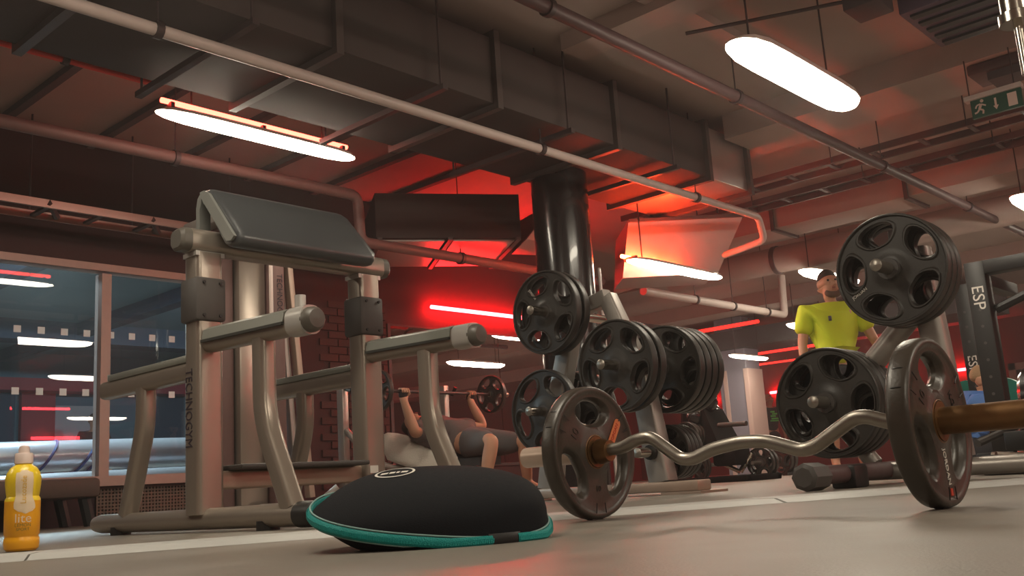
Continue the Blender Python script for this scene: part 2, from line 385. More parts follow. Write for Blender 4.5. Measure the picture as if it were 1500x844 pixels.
# diagonal branch duct, under and behind the main duct
A, B = V((5.35,6.33,0)), V((6.42,5.62,0)); dn = V((.55,.83,0)).normalized()
bd = thing('branch_duct', (6.1,6.3,2.2), 'dark boxy branch duct hanging below the main duct above the mirror', 'air duct')
P0 = [A, B, B+dn*1.1, A+dn*1.1]
MB().hexa([p+V((0,0,2.24)) for p in P0]+[p+V((0,0,2.64)) for p in P0]).build('duct_body', 'duct', bd, smooth=False)
for f in (0.0, .5, 1.0):
    q0 = A.lerp(B, f)+(B-A).normalized()*(.03-.06*f); e = (B-A).normalized()*.02
    MB().hexa([q0-e-dn*.02+V((0,0,2.215)), q0+e-dn*.02+V((0,0,2.215)), q0+e+dn*1.12+V((0,0,2.215)), q0-e+dn*1.12+V((0,0,2.215)),
               q0-e-dn*.02+V((0,0,2.24)), q0+e-dn*.02+V((0,0,2.24)), q0+e+dn*1.12+V((0,0,2.24)), q0-e+dn*1.12+V((0,0,2.24))]).build('flange', 'duct_flange', bd, smooth=False)
MB().hexa([B+V((.03,-.03,2.22)), B+V((.30,-.10,2.22)), B+V((.30,-.10,2.22))+dn*.5, B+dn*.55+V((.03,-.03,2.22)), B+V((.03,-.45,2.5)), B+V((.30,-.52,2.5)), B+V((.30,-.1,2.5))+dn*.4, B+dn*.5+V((.03,-.1,2.5))]).build('elbow', 'galv', bd, smooth=False)
for f0, f1 in ((.04,.47),(.53,.96)):  # paler panels added so the underside catches the red light
    q0, q1 = A.lerp(B, f0), A.lerp(B, f1)
    MB().hexa([q0+dn*.06+V((0,0,2.225)), q1+dn*.06+V((0,0,2.225)), q1+dn*1.04+V((0,0,2.225)), q0+dn*1.04+V((0,0,2.225)), q0+dn*.06+V((0,0,2.239)), q1+dn*.06+V((0,0,2.239)), q1+dn*1.04+V((0,0,2.239)), q0+dn*1.04+V((0,0,2.239))]).build('bottom_panel', 'galv', bd, smooth=False)
# hood below the end of the duct
hd = thing('duct_hood', (7.9,4.95,1.9), 'bright galvanised tapering hood hanging below the end of the air duct', 'duct hood')
A, B = V((7.42,5.15,0)), V((8.20,4.38,0)); hn = V((.70,.71,0)); 
top = [A, B, B+hn*.8, A+hn*.8]; A2, B2 = V((7.38,5.22,0))+hn*.12, V((8.02,4.58,0))+hn*.12; bot = [A2, B2, B2+hn*.55, A2+hn*.55]
MB().hexa([p+V((0,0,1.93)) for p in bot]+[p+V((0,0,2.455)) for p in top]).build('hood_body', 'galv', hd, smooth=False)
MB().hexa([p-hn*.02+V((0,0,2.425)) for p in top]+[p-hn*.02+V((0,0,2.455)) for p in top]).build('flange', 'duct_flange', hd, smooth=False)
MB().cyl((7.6,4.95,2.5),(7.6,4.95,CZ), .01, 6).build('hanger_rod', 'hanger', hd); MB().cyl((8.1,4.6,2.5),(8.1,4.6,CZ), .01, 6).build('hanger_rod', 'hanger', hd)
def pipe(name, pts, r, mt, label, cat='pipe', rad=.08, clamps=(), rods=True, n=12):
    t = thing(name, V(pts[0]), label, cat)
    MB().tube(arc(pts, rad), r, n).build('pipe_run', mt, t)
    for c in clamps:
        c = V(c); MB().lathe([(r+.004,-.018),(r+.012,-.018),(r+.012,.018),(r+.004,.018)], c, 'X', 12).build('clamp', 'hanger', t)
        if rods: MB().cyl(c+V((0,0,r+.01)), V((c.x,c.y,CZ)), .005, 6).build('hanger_rod', 'hanger', t)
    return t
pipe('ceiling_pipe', [(-.5,4.16,2.35),(8.05,4.16,2.35),(8.12,4.16,2.14),(8.15,4.9,2.06),(8.15,5.9,1.98)], .032, 'pipe_white', 'long white pipe running under the dark duct and dropping at its right end', rad=.06,
     clamps=[(2.2,4.16,2.35),(5.02,4.16,2.35),(7.0,4.16,2.35)])
pipe('ceiling_pipe', [(-.5,6.17,2.5),(5.03,6.17,2.52),(5.05,6.17,2.13),(8.3,6.17,2.15)], .045, 'pipe_pink', 'dull pink pipe behind the left lamp that drops and runs to the dark column', clamps=[(1.6,6.17,2.5),(3.4,6.17,2.51),(6.2,6.17,2.135)])
pipe('ceiling_pipe', [(1.2,3.11,2.62),(13.5,3.11,2.62)], .042, 'pipe_dark', 'dark brown pipe running between the duct and the right lamp', clamps=[(3.9,3.11,2.62),(5.9,3.11,2.62),(8.4,3.11,2.62),(10.6,3.11,2.62)])
pipe('ceiling_conduit', [(-.5,5.19,2.56),(2.75,5.19,2.56)], .018, 'pipe_red', 'thin red conduit leading to the left lamp', 'conduit', clamps=[(1.2,5.19,2.56),(2.2,5.19,2.56)])
pipe('ceiling_pipe', [(9.3,6.34,2.18),(12.7,6.34,2.18),(12.75,6.34,2.75)], .05, 'pipe_white', 'short white pipe with upturned end beyond the central lamp', rad=.05, clamps=[(10.4,6.34,2.18),(11.3,6.34,2.18),(12.2,6.34,2.18)])
# cable tray by the window wall
ct = thing('cable_tray', (3,7.25,2.3), 'cable tray ladder with spotlit rails above the window', 'cable tray')
for y in (7.08,7.40): MB().box((-.5,y-.012,2.28),(6.3,y+.012,2.34)).build('rail', 'tray', ct, smooth=False)
for k in range(17): MB().box((-.3+k*.4,7.09,2.29),(-.26+k*.4,7.39,2.31)).build('rung', 'hanger', ct, smooth=False)
for x in (2.9,3.7,4.6): MB().cyl((x,7.40,2.3),(x,7.40,CZ), .008, 6).build('hanger_rod', 'hanger', ct); MB().tube([(x,7.07,2.32),(x+.12,7.2,2.26),(x+.2,7.42,2.33)], .025, 6).build('cable', 'hanger', ct)
# cable trays on the right, running across
for i, (x, lab) in enumerate(((8.65,'dark cable tray crossing the ceiling behind the exit sign'),(9.35,'second dark cable tray, just beyond the one behind the exit sign'))):
    t = thing('cable_tray', (x,2.5,2.82), lab, 'cable tray')
    for dx in (-.14,.14): MB().box((x+dx-.012,0.5,2.80),(x+dx+.012,6.0,2.86)).build('rail', 'pipe_dark', t, smooth=False)
    for k in range(13): MB().box((x-.13,.7+k*.42,2.81),(x+.13,.74+k*.42,2.83)).build('rung', 'pipe_dark', t, smooth=False)
    for y in (1.2,2.4,3.6,4.8): MB().cyl((x-.16,y,2.8),(x-.16,y,CZ), .006, 6).build('hanger_rod', 'hanger', t)
t = thing('ceiling_duct', (10.3,3,2.7), 'pale flat duct crossing the ceiling at the right', 'air duct')
MB().box((10.0,-1,2.72),(10.55,7.2,2.98),.01).build('duct_body', 'ceiling_beam', t)
for y in (.5,2.0,3.5,5.0,6.5): MB().box((9.97,y-.02,2.69),(10.58,y+.02,3.0)).build('flange', 'pipe_dark', t, smooth=False)
t = thing('ceiling_duct', (11.6,3,2.7), 'round pink duct crossing the ceiling beyond the flat one', 'air duct')
MB().cyl((11.6,-1,2.72),(11.6,7.4,2.72), .17, 18).build('duct_body', 'ceiling_beam', t)
for y in (1.0,2.6,4.2,5.8): MB().lathe([(.18,-.03),(.185,-.03),(.185,.03),(.18,.03)], (11.6,y,2.72), 'Y', 18).build('band', 'pipe_dark', t)
t = thing('ceiling_unit', (6.3,1.8,2.8), 'dark purple box unit under the ceiling right of the right lamp', 'air unit')
MB().box((5.95,1.05,2.80),(6.68,1.97,3.06),.015).build('casing', 'unit_purple', t)
for k in range(5): MB().box((6.0+k*.14,1.1,2.785),(6.06+k*.14,1.92,2.80)).build('slat', 'black', t, smooth=False)
t = thing('ceiling_unit', (5.85,2.1,2.8), 'small dark junction box beside the purple ceiling unit', 'junction box')
MB().box((5.66,1.98,2.82),(5.92,2.2,2.98),.01).build('casing', 'joist', t); MB().cyl((5.7,2.2,2.9),(5.3,3.1,2.9), .012, 6).build('cable', 'hanger', t)
t = thing('ceiling_bracket', (7.5,1.85,2.8), 'dark bracket unit on the ceiling above the exit sign', 'bracket')
MB().box((7.36,1.66,2.80),(7.70,2.02,2.875),.01).build('casing', 'pipe_dark', t); MB().box((7.40,1.62,2.74),(7.62,1.9,2.80)).build('foot', 'joist', t, smooth=False)
t = thing('ceiling_speaker', (10.9,4.1,2.3), 'black square speaker box hanging from the ceiling beyond the rack', 'speaker')
MB().box((10.75,3.98,2.30),(11.2,4.42,2.62),.02).build('cabinet', 'black', t); MB().cyl((10.95,4.2,2.62),(10.95,4.2,CZ), .015, 8).build('hanger_rod', 'hanger', t)
MB().box((10.735,4.02,2.34),(10.75,4.38,2.58)).build('front_grille', 'grey_plate', t, smooth=False)
# ------------------------------------------------------------------ lamps
def lamp(X0, Y, Z, L, label, red=None, w=.085, cz=CZ, shield=False, rdy=.02, rdz=.085):
    t = thing('ceiling_lamp', (X0+L/2,Y,Z), label, 'lamp', 'long white ceiling lamps')
    ends = [(X0,.15),(X0+.02,.45),(X0+.08,.75),(X0+.2,.95),(X0+.4,1)]; prof = ends+[(2*X0+L-x, s) for x, s in reversed(ends)]
    sec = [(math.cos(a)*1.0, math.sin(a)*(.35 if shield else .6)) for a in [PI+PI*k/8 for k in range(9)]]
    MB().tube([(x,Y,Z) for x, s in prof], [s*w for x, s in prof], sec=sec, up=(0,0,1)).build('diffuser', 'lamp', t)
    MB().tube([(x,Y,Z) for x, s in prof], [s*w for x, s in prof], sec=[(-1.05,.02),(1.05,.02),(1.0,.3),(-1.0,.3)], up=(0,0,1)).build('housing', 'pipe_white', t, smooth=False)
    for x in (X0+.25, X0+L-.25): MB().cyl((x,Y+.03,Z+.03),(x,Y+.03,cz), .006, 6).build('hanger_rod', 'hanger', t)
    if red: MB().capsule((X0+.04,Y+rdy,Z+rdz),(X0+L-.04,Y+rdy,Z+rdz), .018, 8).build('red_tube', red, t); 
    if red:
        for x in (X0+.1,X0+L/2,X0+L-.1): MB().box((x-.012,Y-.02,Z+.01),(x+.012,Y+rdy+.012,Z+rdz-.01)).build('tube_clip', 'hanger', t, smooth=False)
    return t
lamp(2.79,5.29,2.44,1.5,'long white lamp with a red tube above, over the preacher bench','red_lamp_tube', shield=True)
lamp(6.86,4.80,1.93,1.5,'long white lamp with a red tube above, below the galvanised hood','red_neon', shield=True, rdy=.10, rdz=.055)
lr = lamp(4.55,2.38,2.36,1.5,'white lamp widened for its bright bloom, left of the purple ceiling unit', w=.12)  # diffuser widened to imitate the lamp's bloom
lamp(15.95,9.12,2.17,1.38,'white lamp in front of the grey column, below a dark soffit')
rest = [((10.95,5.17,2.4),'bright white lamp just above the head of the man in lime'),((14.95,7.4,2.4),'white lamp by the left shoulder of the man in lime'),
 ((9.64,2.39,2.4),'white lamp cut by the right picture edge above the squat rack'),
 ((12.6,2.45,2.4),'white lamp hidden behind the top plates of the right rack'),((16.2,2.2,2.4),'far white lamp deep in the hall beyond the squat rack'),
 ((7.0,-1.3,2.4),'white lamp behind the viewer reflected in the left window pane'),((10.5,-8.6,2.4),'distant white lamp reflected low in the left window pane'),((14.0,13.0,2.4),'white lamp far back left of the grey column')]
for (x, y, z), lab in rest: dup(lr, (x+.75,y,z), lab)
for i, (x, y) in enumerate(((.3,2.3),(-.9,-1.2),(2.6,-1.3),(-1.6,5.2),(-1.0,-5),(4.0,-5))):  # extra fixtures out of view, added as fill light
    dup(lr, (x+.75,y,2.4), ('unseen fill lamp added above the open floor left of the right lamp','unseen fill lamp added behind the viewer over the left corner','unseen fill lamp added behind the viewer over the middle floor','unseen fill lamp added left of the bench beyond the picture edge','unseen fill lamp added far behind the viewer by the left wall','unseen fill lamp added far behind the viewer near the front wall')[i])
# red neon strips
def strip(a, b, label, r=.022, mt='red_strip', back=(0,1,0)):
    a, b = V(a), V(b); t = thing('strip_light', (a+b)/2, label, 'strip light', 'red strip lights')
    MB().capsule(a, b, r, 8).build('tube', mt, t); d = (b-a).normalized()
    for f in (.1,.9):
        c = a.lerp(b, f); bk = V(back)*.05
        MB().tube([c, c+bk*1.6], .012, 6).build('bracket', 'hanger', t)
    return t
strip((7.2,7.66,2.03),(8.68,7.66,2.03),'glowing red strip light on the wall above the mirror')
strip((8.80,7.66,2.02),(8.86,7.66,2.02),'tiny red light at the right end of the mirror strip light')
X = 23.9
strip((X,15.1,2.05),(X,14.2,2.05),'red strip light on the far wall left of the grey column', .035, mt='red_far', back=(1,0,0))
strip((X,14.9,1.45),(X,14.1,1.45),'short red strip light below the one left of the grey column', .03, mt='red_far', back=(1,0,0))
strip((X,12.6,2.05),(X,11.7,2.05),'red strip light on the far wall right of the grey column', .035, mt='red_far', back=(1,0,0))
strip((X,9.9,2.05),(X,8.9,2.05),'red strip light on the far wall behind the right rack', .035, mt='red_far', back=(1,0,0))
strip((X,7.98,2.05),(X,7.55,2.05),'short red strip light left of the squat rack post', .035, mt='red_far', back=(1,0,0))
strip((X,7.40,2.06),(X,7.08,2.06),'short red strip light right of the squat rack post', .035, mt='red_far', back=(1,0,0))
strip((18.8,11.4,2.25),(18.9,9.3,2.25),'thin dull red glow added for a red-lit beam edge by the grey column', .02, 'red_lit_edge', back=(0,0,1))  # glowing tube stands in for a beam edge lit red
strip((14.5,9.5,2.45),(14.5,7.7,2.45),'dull red glow added for red-lit ceiling behind the man in lime', .03, 'red_lit_edge', back=(0,0,1))  # glowing tube stands in for ceiling surfaces lit red
strip((7.0,-3.3,2.05),(8.25,-3.3,2.05),'red strip behind the viewer reflected in the window', .025, 'red_far', back=(0,0,1))
for i, (x, y, z) in enumerate(((13.2,-9.9,2.0),(16.0,-9.9,2.0),(10.2,-9.9,2.0),(19,-9.9,1.4),(7.5,-9.9,1.3))):
    strip((x,y,z),(x+1.2,y,z),'red strip light on the wall behind the viewer, number %s from its left end' % ('three','four','two','five','one')[i], .04, 'red_far', back=(0,-1,0))
strip((11.5,15.5,2.6),(16.0,15.5,2.6),'long red strip under the back hall ceiling', .03, 'red_far', back=(0,0,1))
strip((21.0,8.9,2.75),(21.0,12.0,2.75),'long dull red glow added for a red-lit beam edge near the far wall', .03, 'red_lit_edge', back=(0,0,1))  # also a glowing stand-in for a red-lit beam edge
# black column and grey column
cl = struct(MB().cyl((5.96,4.78,0),(5.96,4.78,2.5), .225, 28), 'pillar', 'black_gloss', smooth=True); cl['label'] = 'round glossy black column under the air duct'
MB().tube([(6.12,4.57,0),(6.12,4.57,1.72)], .014, 8).build('conduit', 'pipe_white', cl)  # thin white tube added for the white highlight along the column edge
c2 = struct(MB().box((17.4,9.62,0),(17.95,10.25,CZ),.02), 'pillar', 'column_grey'); c2['label'] = 'square blue grey column in the far hall'
for y in (9.60,10.06): MB().box((17.385,y,0),(17.40,y+.09,2.05)).build('edge_trim', 'column_edge', c2, smooth=False)
MB().box((17.39,9.59,0),(17.97,9.62,2.05)).build('edge_trim', 'column_edge', c2, smooth=False)
struct(MB().box((17.2,5.0,2.45),(18.4,16.9,2.8)), 'trim_50', 'joist')
struct(MB().box((12.6,9.3,2.3),(14.4,10.6,2.6)), 'trim_51', 'joist')
# far door at the right
dr = struct(MB().box((23.85,5.35,0),(24.0,5.5,2.05)).box((23.85,6.55,0),(24.0,6.70,2.05)).box((23.85,5.35,1.9),(24.0,6.70,2.05)), 'door_1', 'frame_pink')
MB().box((23.93,5.5,0),(23.99,6.55,1.9)).build('door_leaf', 'door_dark', dr, smooth=False)
t = thing('wall_sign', (23.95,5.75,2.25), 'small framed square sign on the far wall above the door', 'sign')
MB().box((23.93,5.55,2.18),(23.99,6.0,2.62)).build('frame', 'frame_pink', t, smooth=False); MB().box((23.92,5.6,2.22),(23.94,5.95,2.58)).build('panel', 'door_dark', t, smooth=False)
text('ES', .3, 'lettering', 'frame_pink', t, (23.915,5.77,2.4), (0,-1,0), (0,0,1))
# exit sign
ex = thing('exit_sign', (7.25,1.85,2.43), 'dark green exit sign with running man hanging from the ceiling', 'sign')
MB().box((7.23,1.66,2.432),(7.26,1.995,2.565)).build('panel', 'sign_green', ex, smooth=False)
MB().box((7.21,1.65,2.565),(7.28,2.03,2.60)).build('top_rail', 'pipe_white', ex, smooth=False)
for y in (2.0,1.7): MB().cyl((7.25,y,2.6),(7.25,y,2.88), .005, 6).build('hanger_rod', 'hanger', ex)
pic = MB(); px = 7.228
def pline(mb, pts, w):
    for (y0, z0), (y1, z1) in zip(pts, pts[1:]):
        d = V((0,y1-y0,z1-z0)).normalized(); n = V((0,-d.z,d.y))*w; a, b = V((px,y0,z0)), V((px,y1,z1)); h = V((-.002,0,0))
        mb.hexa([a-n, b-n, b+n, a+n, a-n+h, b-n+h, b+n+h, a+n+h])
yc = 1.93
pline(pic, [(yc-.005,2.525),(yc+.01,2.49)], .009); pline(pic, [(yc+.01,2.49),(yc-.015,2.475),(yc-.01,2.45)], .006); pline(pic, [(yc+.01,2.49),(yc+.025,2.47),(yc+.045,2.465)], .006)
pline(pic, [(yc-.005,2.522),(yc-.035,2.505)], .005); pline(pic, [(yc-.0,2.525),(yc+.025,2.52),(yc+.035,2.50)], .005); pic.lathe([(.012,0),(.012,.002)], (px-.002,yc-.012,2.545), 'X', 10)
pic.build('running_man', 'sign_pale', ex, smooth=False)
pic = MB(); pline(pic, [(1.83,2.54),(1.83,2.48)], .007); pic.prism([(1.812,2.485),(1.848,2.485),(1.83,2.455)], 'X', px-.002, px); pic.build('arrow', 'sign_pale', ex, smooth=False)
MB().box((px-.002,1.69,2.45),(px,1.75,2.545)).build('door_symbol', 'sign_pale', ex, smooth=False)
# chrome guide rod at upper right
t = thing('guide_rod', (3.16,.70,1.25), 'shiny chrome rod with a thick collar hanging at upper right', 'rod')
MB().cyl((3.15,.70,1.20),(3.15,.70,CZ), .013, 12).build('rod', 'chrome', t)
MB().cyl((3.15,.70,1.40),(3.15,.70,1.75), .042, 18).build('sleeve', 'chrome', t); MB().lathe([(.04,0),(.052,0),(.052,.03),(.04,.03)], (3.15,.70,1.365), 'Z', 18).build('collar', 'chrome', t)
# ================================================================== preacher bench
BN = thing('preacher_bench', (2.24,3.18,0), 'silver framed preacher curl bench with a sloping black pad', 'exercise bench')
def bench_side(X, s):
    pm = MB(); pm.tube([(X,3.185,.06),(X,3.185,.99)], 1, sec=RSEC(.052,.047,.35), up=(0,1,0)).build('post', 'silver', BN)
    br = MB().tube([(X,4.00,.045),(X,3.95,.045),(X,2.62,.045)], [.030,.037,.037], 18).build('base_bar', 'silver', BN)
    MB().lathe([(.0,-.075),(.026,-.074),(.038,-.06),(.0405,-.04),(.0405,.02)], (X,2.60,.045), 'Y', 18).build('end_cap', 'black', br)
    for y in (3.80,2.80): MB().cyl((X,y,0),(X,y,.03), .038, 14).build('rubber_foot', 'black', br)
    pl = MB().box((X-.066,3.125,.735),(X+.056,3.24,.895),.012).build('joint_plate', 'grey_plate', BN)
    bo = MB()
    for dx in (-.035,.03):
        for z in (.755,.875): bo.cyl((X+dx,3.128,z),(X+dx,3.120,z), .006, 8)
    bo.build('bolts', 'black', pl)
    a1 = MB().tube([(X,3.14,.665),(X,2.56,.648)], 1, sec=RSEC(.037,.042,.8)).build('front_arm', 'silver', BN)
    MB().add([(X+dx,y,z+.0295*(3.14-y)*-1+dz) for y, z in ((3.13,.665),(2.64,.665)) for dx, dz in ((-.044,-.005),(-.036,.035),(-.012,.047),(.012,.047),(.036,.035),(.044,-.005),(.034,.03),(-.034,.03))],
             [(0,1,9,8),(1,2,10,9),(2,3,11,10),(3,4,12,11),(4,5,13,12),(5,6,14,13),(6,7,15,14),(7,0,8,15),(0,7,6,5,4,3,2,1),(8,9,10,11,12,13,14,15)]).build('wear_cover', 'wear_cover', a1)
    MB().hexa([(X-.047,2.64,.643),(X+.047,2.64,.643),(X+.047,3.13,.654),(X-.047,3.13,.654),(X-.047,2.64,.652),(X+.047,2.64,.652),(X+.047,3.13,.664),(X-.047,3.13,.664)]).build('gasket', 'gasket', a1, smooth=False)
    MB().tube([(X,2.63,.650),(X,2.545,.648)], 1, sec=RSEC(.041,.047,.8)).build('end_sleeve', 'silver_light', a1)
    MB().lathe([(.0,-.02),(.03,-.018),(.040,-.006),(.0425,.02)], (X,2.53,.647), 'Y', 16).build('end_cap', 'cap', a1)
    if s < 0: MB().cyl((X,2.60,.68),(X,2.60,.735), .018, 12).build('peg', 'silver_light', a1)
    MB().tube(arc([(X,2.81,.63),(X,2.81,.36),(X,2.66,.06)], .09, 7), 1, sec=RSEC(.031,.036,.6)).build('front_leg', 'silver', BN)
    a2 = MB().tube([(X,3.23,.572),(X,3.93,.572)], 1, sec=RSEC(.033,.036,.7)).build('rear_arm', 'silver', BN)
    MB().box((X-.036,3.24,.600),(X+.036,3.86,.628),.008).build('wear_cover', 'wear_cover', a2)
    MB().cyl((X,3.90,.60),(X,3.90,.635), .014, 10).build('peg', 'silver_light', a2)
    MB().tube(arc([(X,3.61,.56),(X,3.61,.40),(X,3.74,.07)], .16, 8), 1, sec=RSEC(.031,.034,.6)).build('rear_leg', 'silver', BN)
    MB().box((X-.058,3.14,.975),(X+.058,3.23,.992)).build('top_flange', 'silver_light', BN, smooth=False)
bench_side(1.87,-1); bench_side(2.61,1)
MB().tube([(1.80,3.185,1.035),(2.69,3.185,1.035)], 1, sec=RSEC(.047,.042,.6), up=(0,0,1)).build('cross_bar', 'silver', BN)
for x, s in ((1.80,-1),(2.69,1)): MB().tube([(x-.0*s,3.185,1.035),(x+.03*s,3.185,1.035),(x+.042*s,3.185,1.035)], [1,.97,.75], sec=RSEC(.0475,.0425,.7), up=(0,0,1)).build('end_cap', 'cap', BN)
MB().tube([(1.90,3.2,.175),(2.58,3.2,.175)], 1, sec=RSEC(.03,.033,.3), up=(0,0,1)).build('lower_bar', 'tan_steel', BN)
MB().box((1.955,3.08,.208),(2.53,3.30,.226),.006).build('foot_plate', 'grey_plate', BN)
# pad: sloping cushion with rounded top, strap-like back and open triangle between
pad = MB(); X0, X1 = 1.885, 2.515
outer = [(3.03,1.00),(2.975,1.035),(3.15,1.225),(3.175,1.245),(3.205,1.252),(3.235,1.245),(3.255,1.225),(3.26,1.19)]
slab = [(2.975,1.03),(3.16,1.232),(3.185,1.248),(3.215,1.25),(3.24,1.236),(3.225,1.20),(3.20,1.19),(3.19,1.175),(3.06,.998),(3.03,.988),(2.995,.988),(2.978,1.002)]
xsl = [(X0,.94),(X0+.012,.985),(X0+.03,1.0),(X1-.03,1.0),(X1-.012,.985),(X1,.94)]; c0 = V((0,3.11,1.12)); n = len(slab); vs = []; fs = []
for x, s in xsl: vs += [(x, c0.y+(p[0]-c0.y)*(.9+.1*(s-.94)/.06), c0.z+(p[1]-c0.z)*(.9+.1*(s-.94)/.06)) for p in slab]
for i in range(5): fs += [(i*n+k, i*n+(k+1) % n, (i+1)*n+(k+1) % n, (i+1)*n+k) for k in range(n)]
fs += [tuple(range(n)), tuple(range(5*n, 6*n))]
pad.add(vs, fs); pd = pad.build('arm_pad', 'vinyl', BN, ang=50)
back = MB(); bo = [(3.235,1.247),(3.262,1.225),(3.272,1.19),(3.272,1.06),(3.247,1.06),(3.247,1.18),(3.235,1.205)]
back.prism(bo, 'X', X0+.004, X0+.05).build('back_strap', 'vinyl_side', pd, ang=50); MB().prism(bo, 'X', X1-.05, X1-.004).build('back_strap', 'vinyl_side', pd, ang=50)
MB().prism([(2.99,1.022),(3.16,1.222),(3.19,1.238),(3.22,1.238),(3.20,1.20),(3.04,1.012),(3.01,1.008)], 'X', X0-.012, X0+.006).build('side_panel', 'vinyl_side', pd)
text('TECHNOGYM', .062, 'lettering', 'dark_print', BN, (1.817,3.20,.43), (0,0,-1), (0,-1,0), squash=.72)
st = MB().box((2.575,3.1355,.175),(2.615,3.138,.205)).build('sticker', 'white_print', BN, smooth=False)
# ================================================================== weight plates
def plate_mesh(R, th, nh, r0, r1, ha, rot, bore=.026, n_=None, tri=1.0, web=.55, lip=.85, hubr=.055, hub=.8, soft=False):
    """disc around local X; nh grip holes; bore ring inside"""
    n = n_ or 10; v = []; f = []; h = th/2
    def pt(r, a, x): return (x, r*math.cos(a), r*math.sin(a))
    ra, rb = r0-.012*R/.22, r1+.012*R/.22
    NT = nh*n; sides = []
    for sd in (-1, 1):
        base = {}
        prof = [(bore,.75),(bore+.006,hub),(hubr,hub),(hubr+.008,web),(ra,web)]
        if ra < hubr+.012: prof = [(bore,.75),(bore+.004,hub),(ra-.004,hub),(ra,web)]
        rings = []
        for r, t in prof:
            rings.append(len(v)); v.extend(pt(r, rot+2*PI*k/NT, sd*h*t) for k in range(NT))
        for i in range(len(rings)-1): f.extend((rings[i]+k, rings[i]+(k+1) % NT, rings[i+1]+(k+1) % NT, rings[i+1]+k) for k in range(NT))
        outer0 = len(v); v.extend(pt(rb, rot+2*PI*k/NT, sd*h*web) for k in range(NT))
        prof2 = [(rb+(R-rb)*.22,.9),(rb+(R-rb)*.38,1.0),(rb+(R-rb)*.68,1.0),(rb+(R-rb)*.86,.9),(rb+(R-rb)*.96,.68),(R,.35)]
        last = outer0
        for r, t in prof2:
            q = len(v); v.extend(pt(r, rot+2*PI*k/NT, sd*h*t) for k in range(NT))
            f.extend((last+k, last+(k+1) % NT, q+(k+1) % NT, q+k) for k in range(NT)); last = q
        rim = last; inner = rings[-1]; holes = []
        for s in range(nh):
            # side lines between sectors: m interior radial points, shared
            pass
        m = 5
        side = []
        for s in range(nh):
            q = []
            for j in range(1, m+1):
                q.append(len(v)); v.append(pt(ra+(rb-ra)*j/(m+1), rot+2*PI*s/nh, sd*h*web))
            side.append(q)
        for s in range(nh):
            k0 = s*n; loop = []; par = []
            for j in range(n): loop.append(inner+(k0+j) % NT); par.append((ra, j/n))
            loop.append(inner+(k0+n) % NT); par.append((ra, 1.))
            for j in range(m): loop.append(side[(s+1) % nh][j]); par.append((ra+(rb-ra)*(j+1)/(m+1), 1.))
            for j in range(n, -1, -1): loop.append(outer0+(k0+j) % NT); par.append((rb, j/n))
            for j in range(m-1, -1, -1): loop.append(side[s][j]); par.append((ra+(rb-ra)*(j+1)/(m+1), 0.))
            rc = (r0+r1)/2; A = (r1-r0)/2; N = len(loop); hl = []
            for sc, t in ((1.14, web),(1.05, lip),(.97, lip),(.90, .30)) if not soft else ((1.14, web),(1.06, web*.93),(.98, web*.72),(.90, web*.45),(.84, .22)):
                q = []
                for r, u in par:
                    x = (r-rc)/((rb-ra)/2); y = (u-.5)*2; L = max(abs(x), abs(y), 1e-6); L2 = (abs(x/L)**2.6+abs(y/L)**2.6)**(1/2.6); x, y = x/L/L2, y/L/L2
                    rr = rc+A*min(sc,1.10)*x; taper = 1+(tri-1)*(x)*.5
                    an = rot+2*PI*(s+.5)/nh + ha*sc*y*taper
                    q.append(len(v)); v.append(pt(rr, an, sd*h*t))
                hl.append(q)
            prev = loop
            for q in hl:
                f.extend((prev[i], prev[(i+1) % N], q[(i+1) % N], q[i]) for i in range(N)); prev = q
            holes.append(prev)
        sides.append((rings[0], rim, holes))
    (b0, r_0, h0), (b1, r_1, h1) = sides
    for a, c in ((b0, b1), (r_0, r_1)): f.extend((a+k, a+(k+1) % NT, c+(k+1) % NT, c+k) for k in range(NT))
    for p, q in zip(h0, h1): N = len(p); f.extend((p[i], p[(i+1) % N], q[(i+1) % N], q[i]) for i in range(N))
    return v, f
def mesh_from(v, f, name, mt, ang=38):
    me = bpy.data.meshes.new(name); me.from_pydata([V(p) for p in v], [], f); bm = bmesh.new(); bm.from_mesh(me); bmesh.ops.recalc_face_normals(bm, faces=bm.faces[:]); bm.to_mesh(me); bm.free()
    me.materials.append(MATS[mt]); me.polygons.foreach_set('use_smooth', [True]*len(me.polygons)); me.set_sharp_from_angle(angle=math.radians(ang)); return me
PLM = {}
def big_plate(loc, label, R=.223, th=.046, rot=0., mark=False, group=None):
    key = (R, th, round(rot, 2))
    if key not in PLM:
        v, f = plate_mesh(R, th, 5, R*.45, R*.885, .475, rot, tri=1.2); ring = MB().lathe([(.0255,-th*.41),(.034,-th*.41),(.034,th*.41),(.0255,th*.41)], (0,0,0), 'X', 20)
        rm = bpy.data.meshes.new('bore_ring'); rm.from_pydata(ring.v, [], ring.f); rm.materials.append(MATS['grey_plate'])
        PLM[key] = (mesh_from(v, f, 'weight_plate', 'rubber'), rm)
    t = thing('weight_plate', loc, label, 'weight plate', group)
    o = bpy.data.objects.new('disc', PLM[key][0]); COL.objects.link(o); o.parent = t
    o = bpy.data.objects.new('bore_ring', PLM[key][1]); COL.objects.link(o); o.parent = t
    if mark:
        a, rr = mark; rd = V((0,math.cos(a),math.sin(a))); tx = -rd
        text('JORDAN', .018*R/.22, 'lettering', 'white_print', t, V(loc)+V((-th*.32,0,0))+rd*rr, tx, V((-1,0,0)).cross(tx), depth=.001)
    return t
GL = 'round black grip plates on the left plate rack'; GR = 'round black grip plates on the right plate rack'
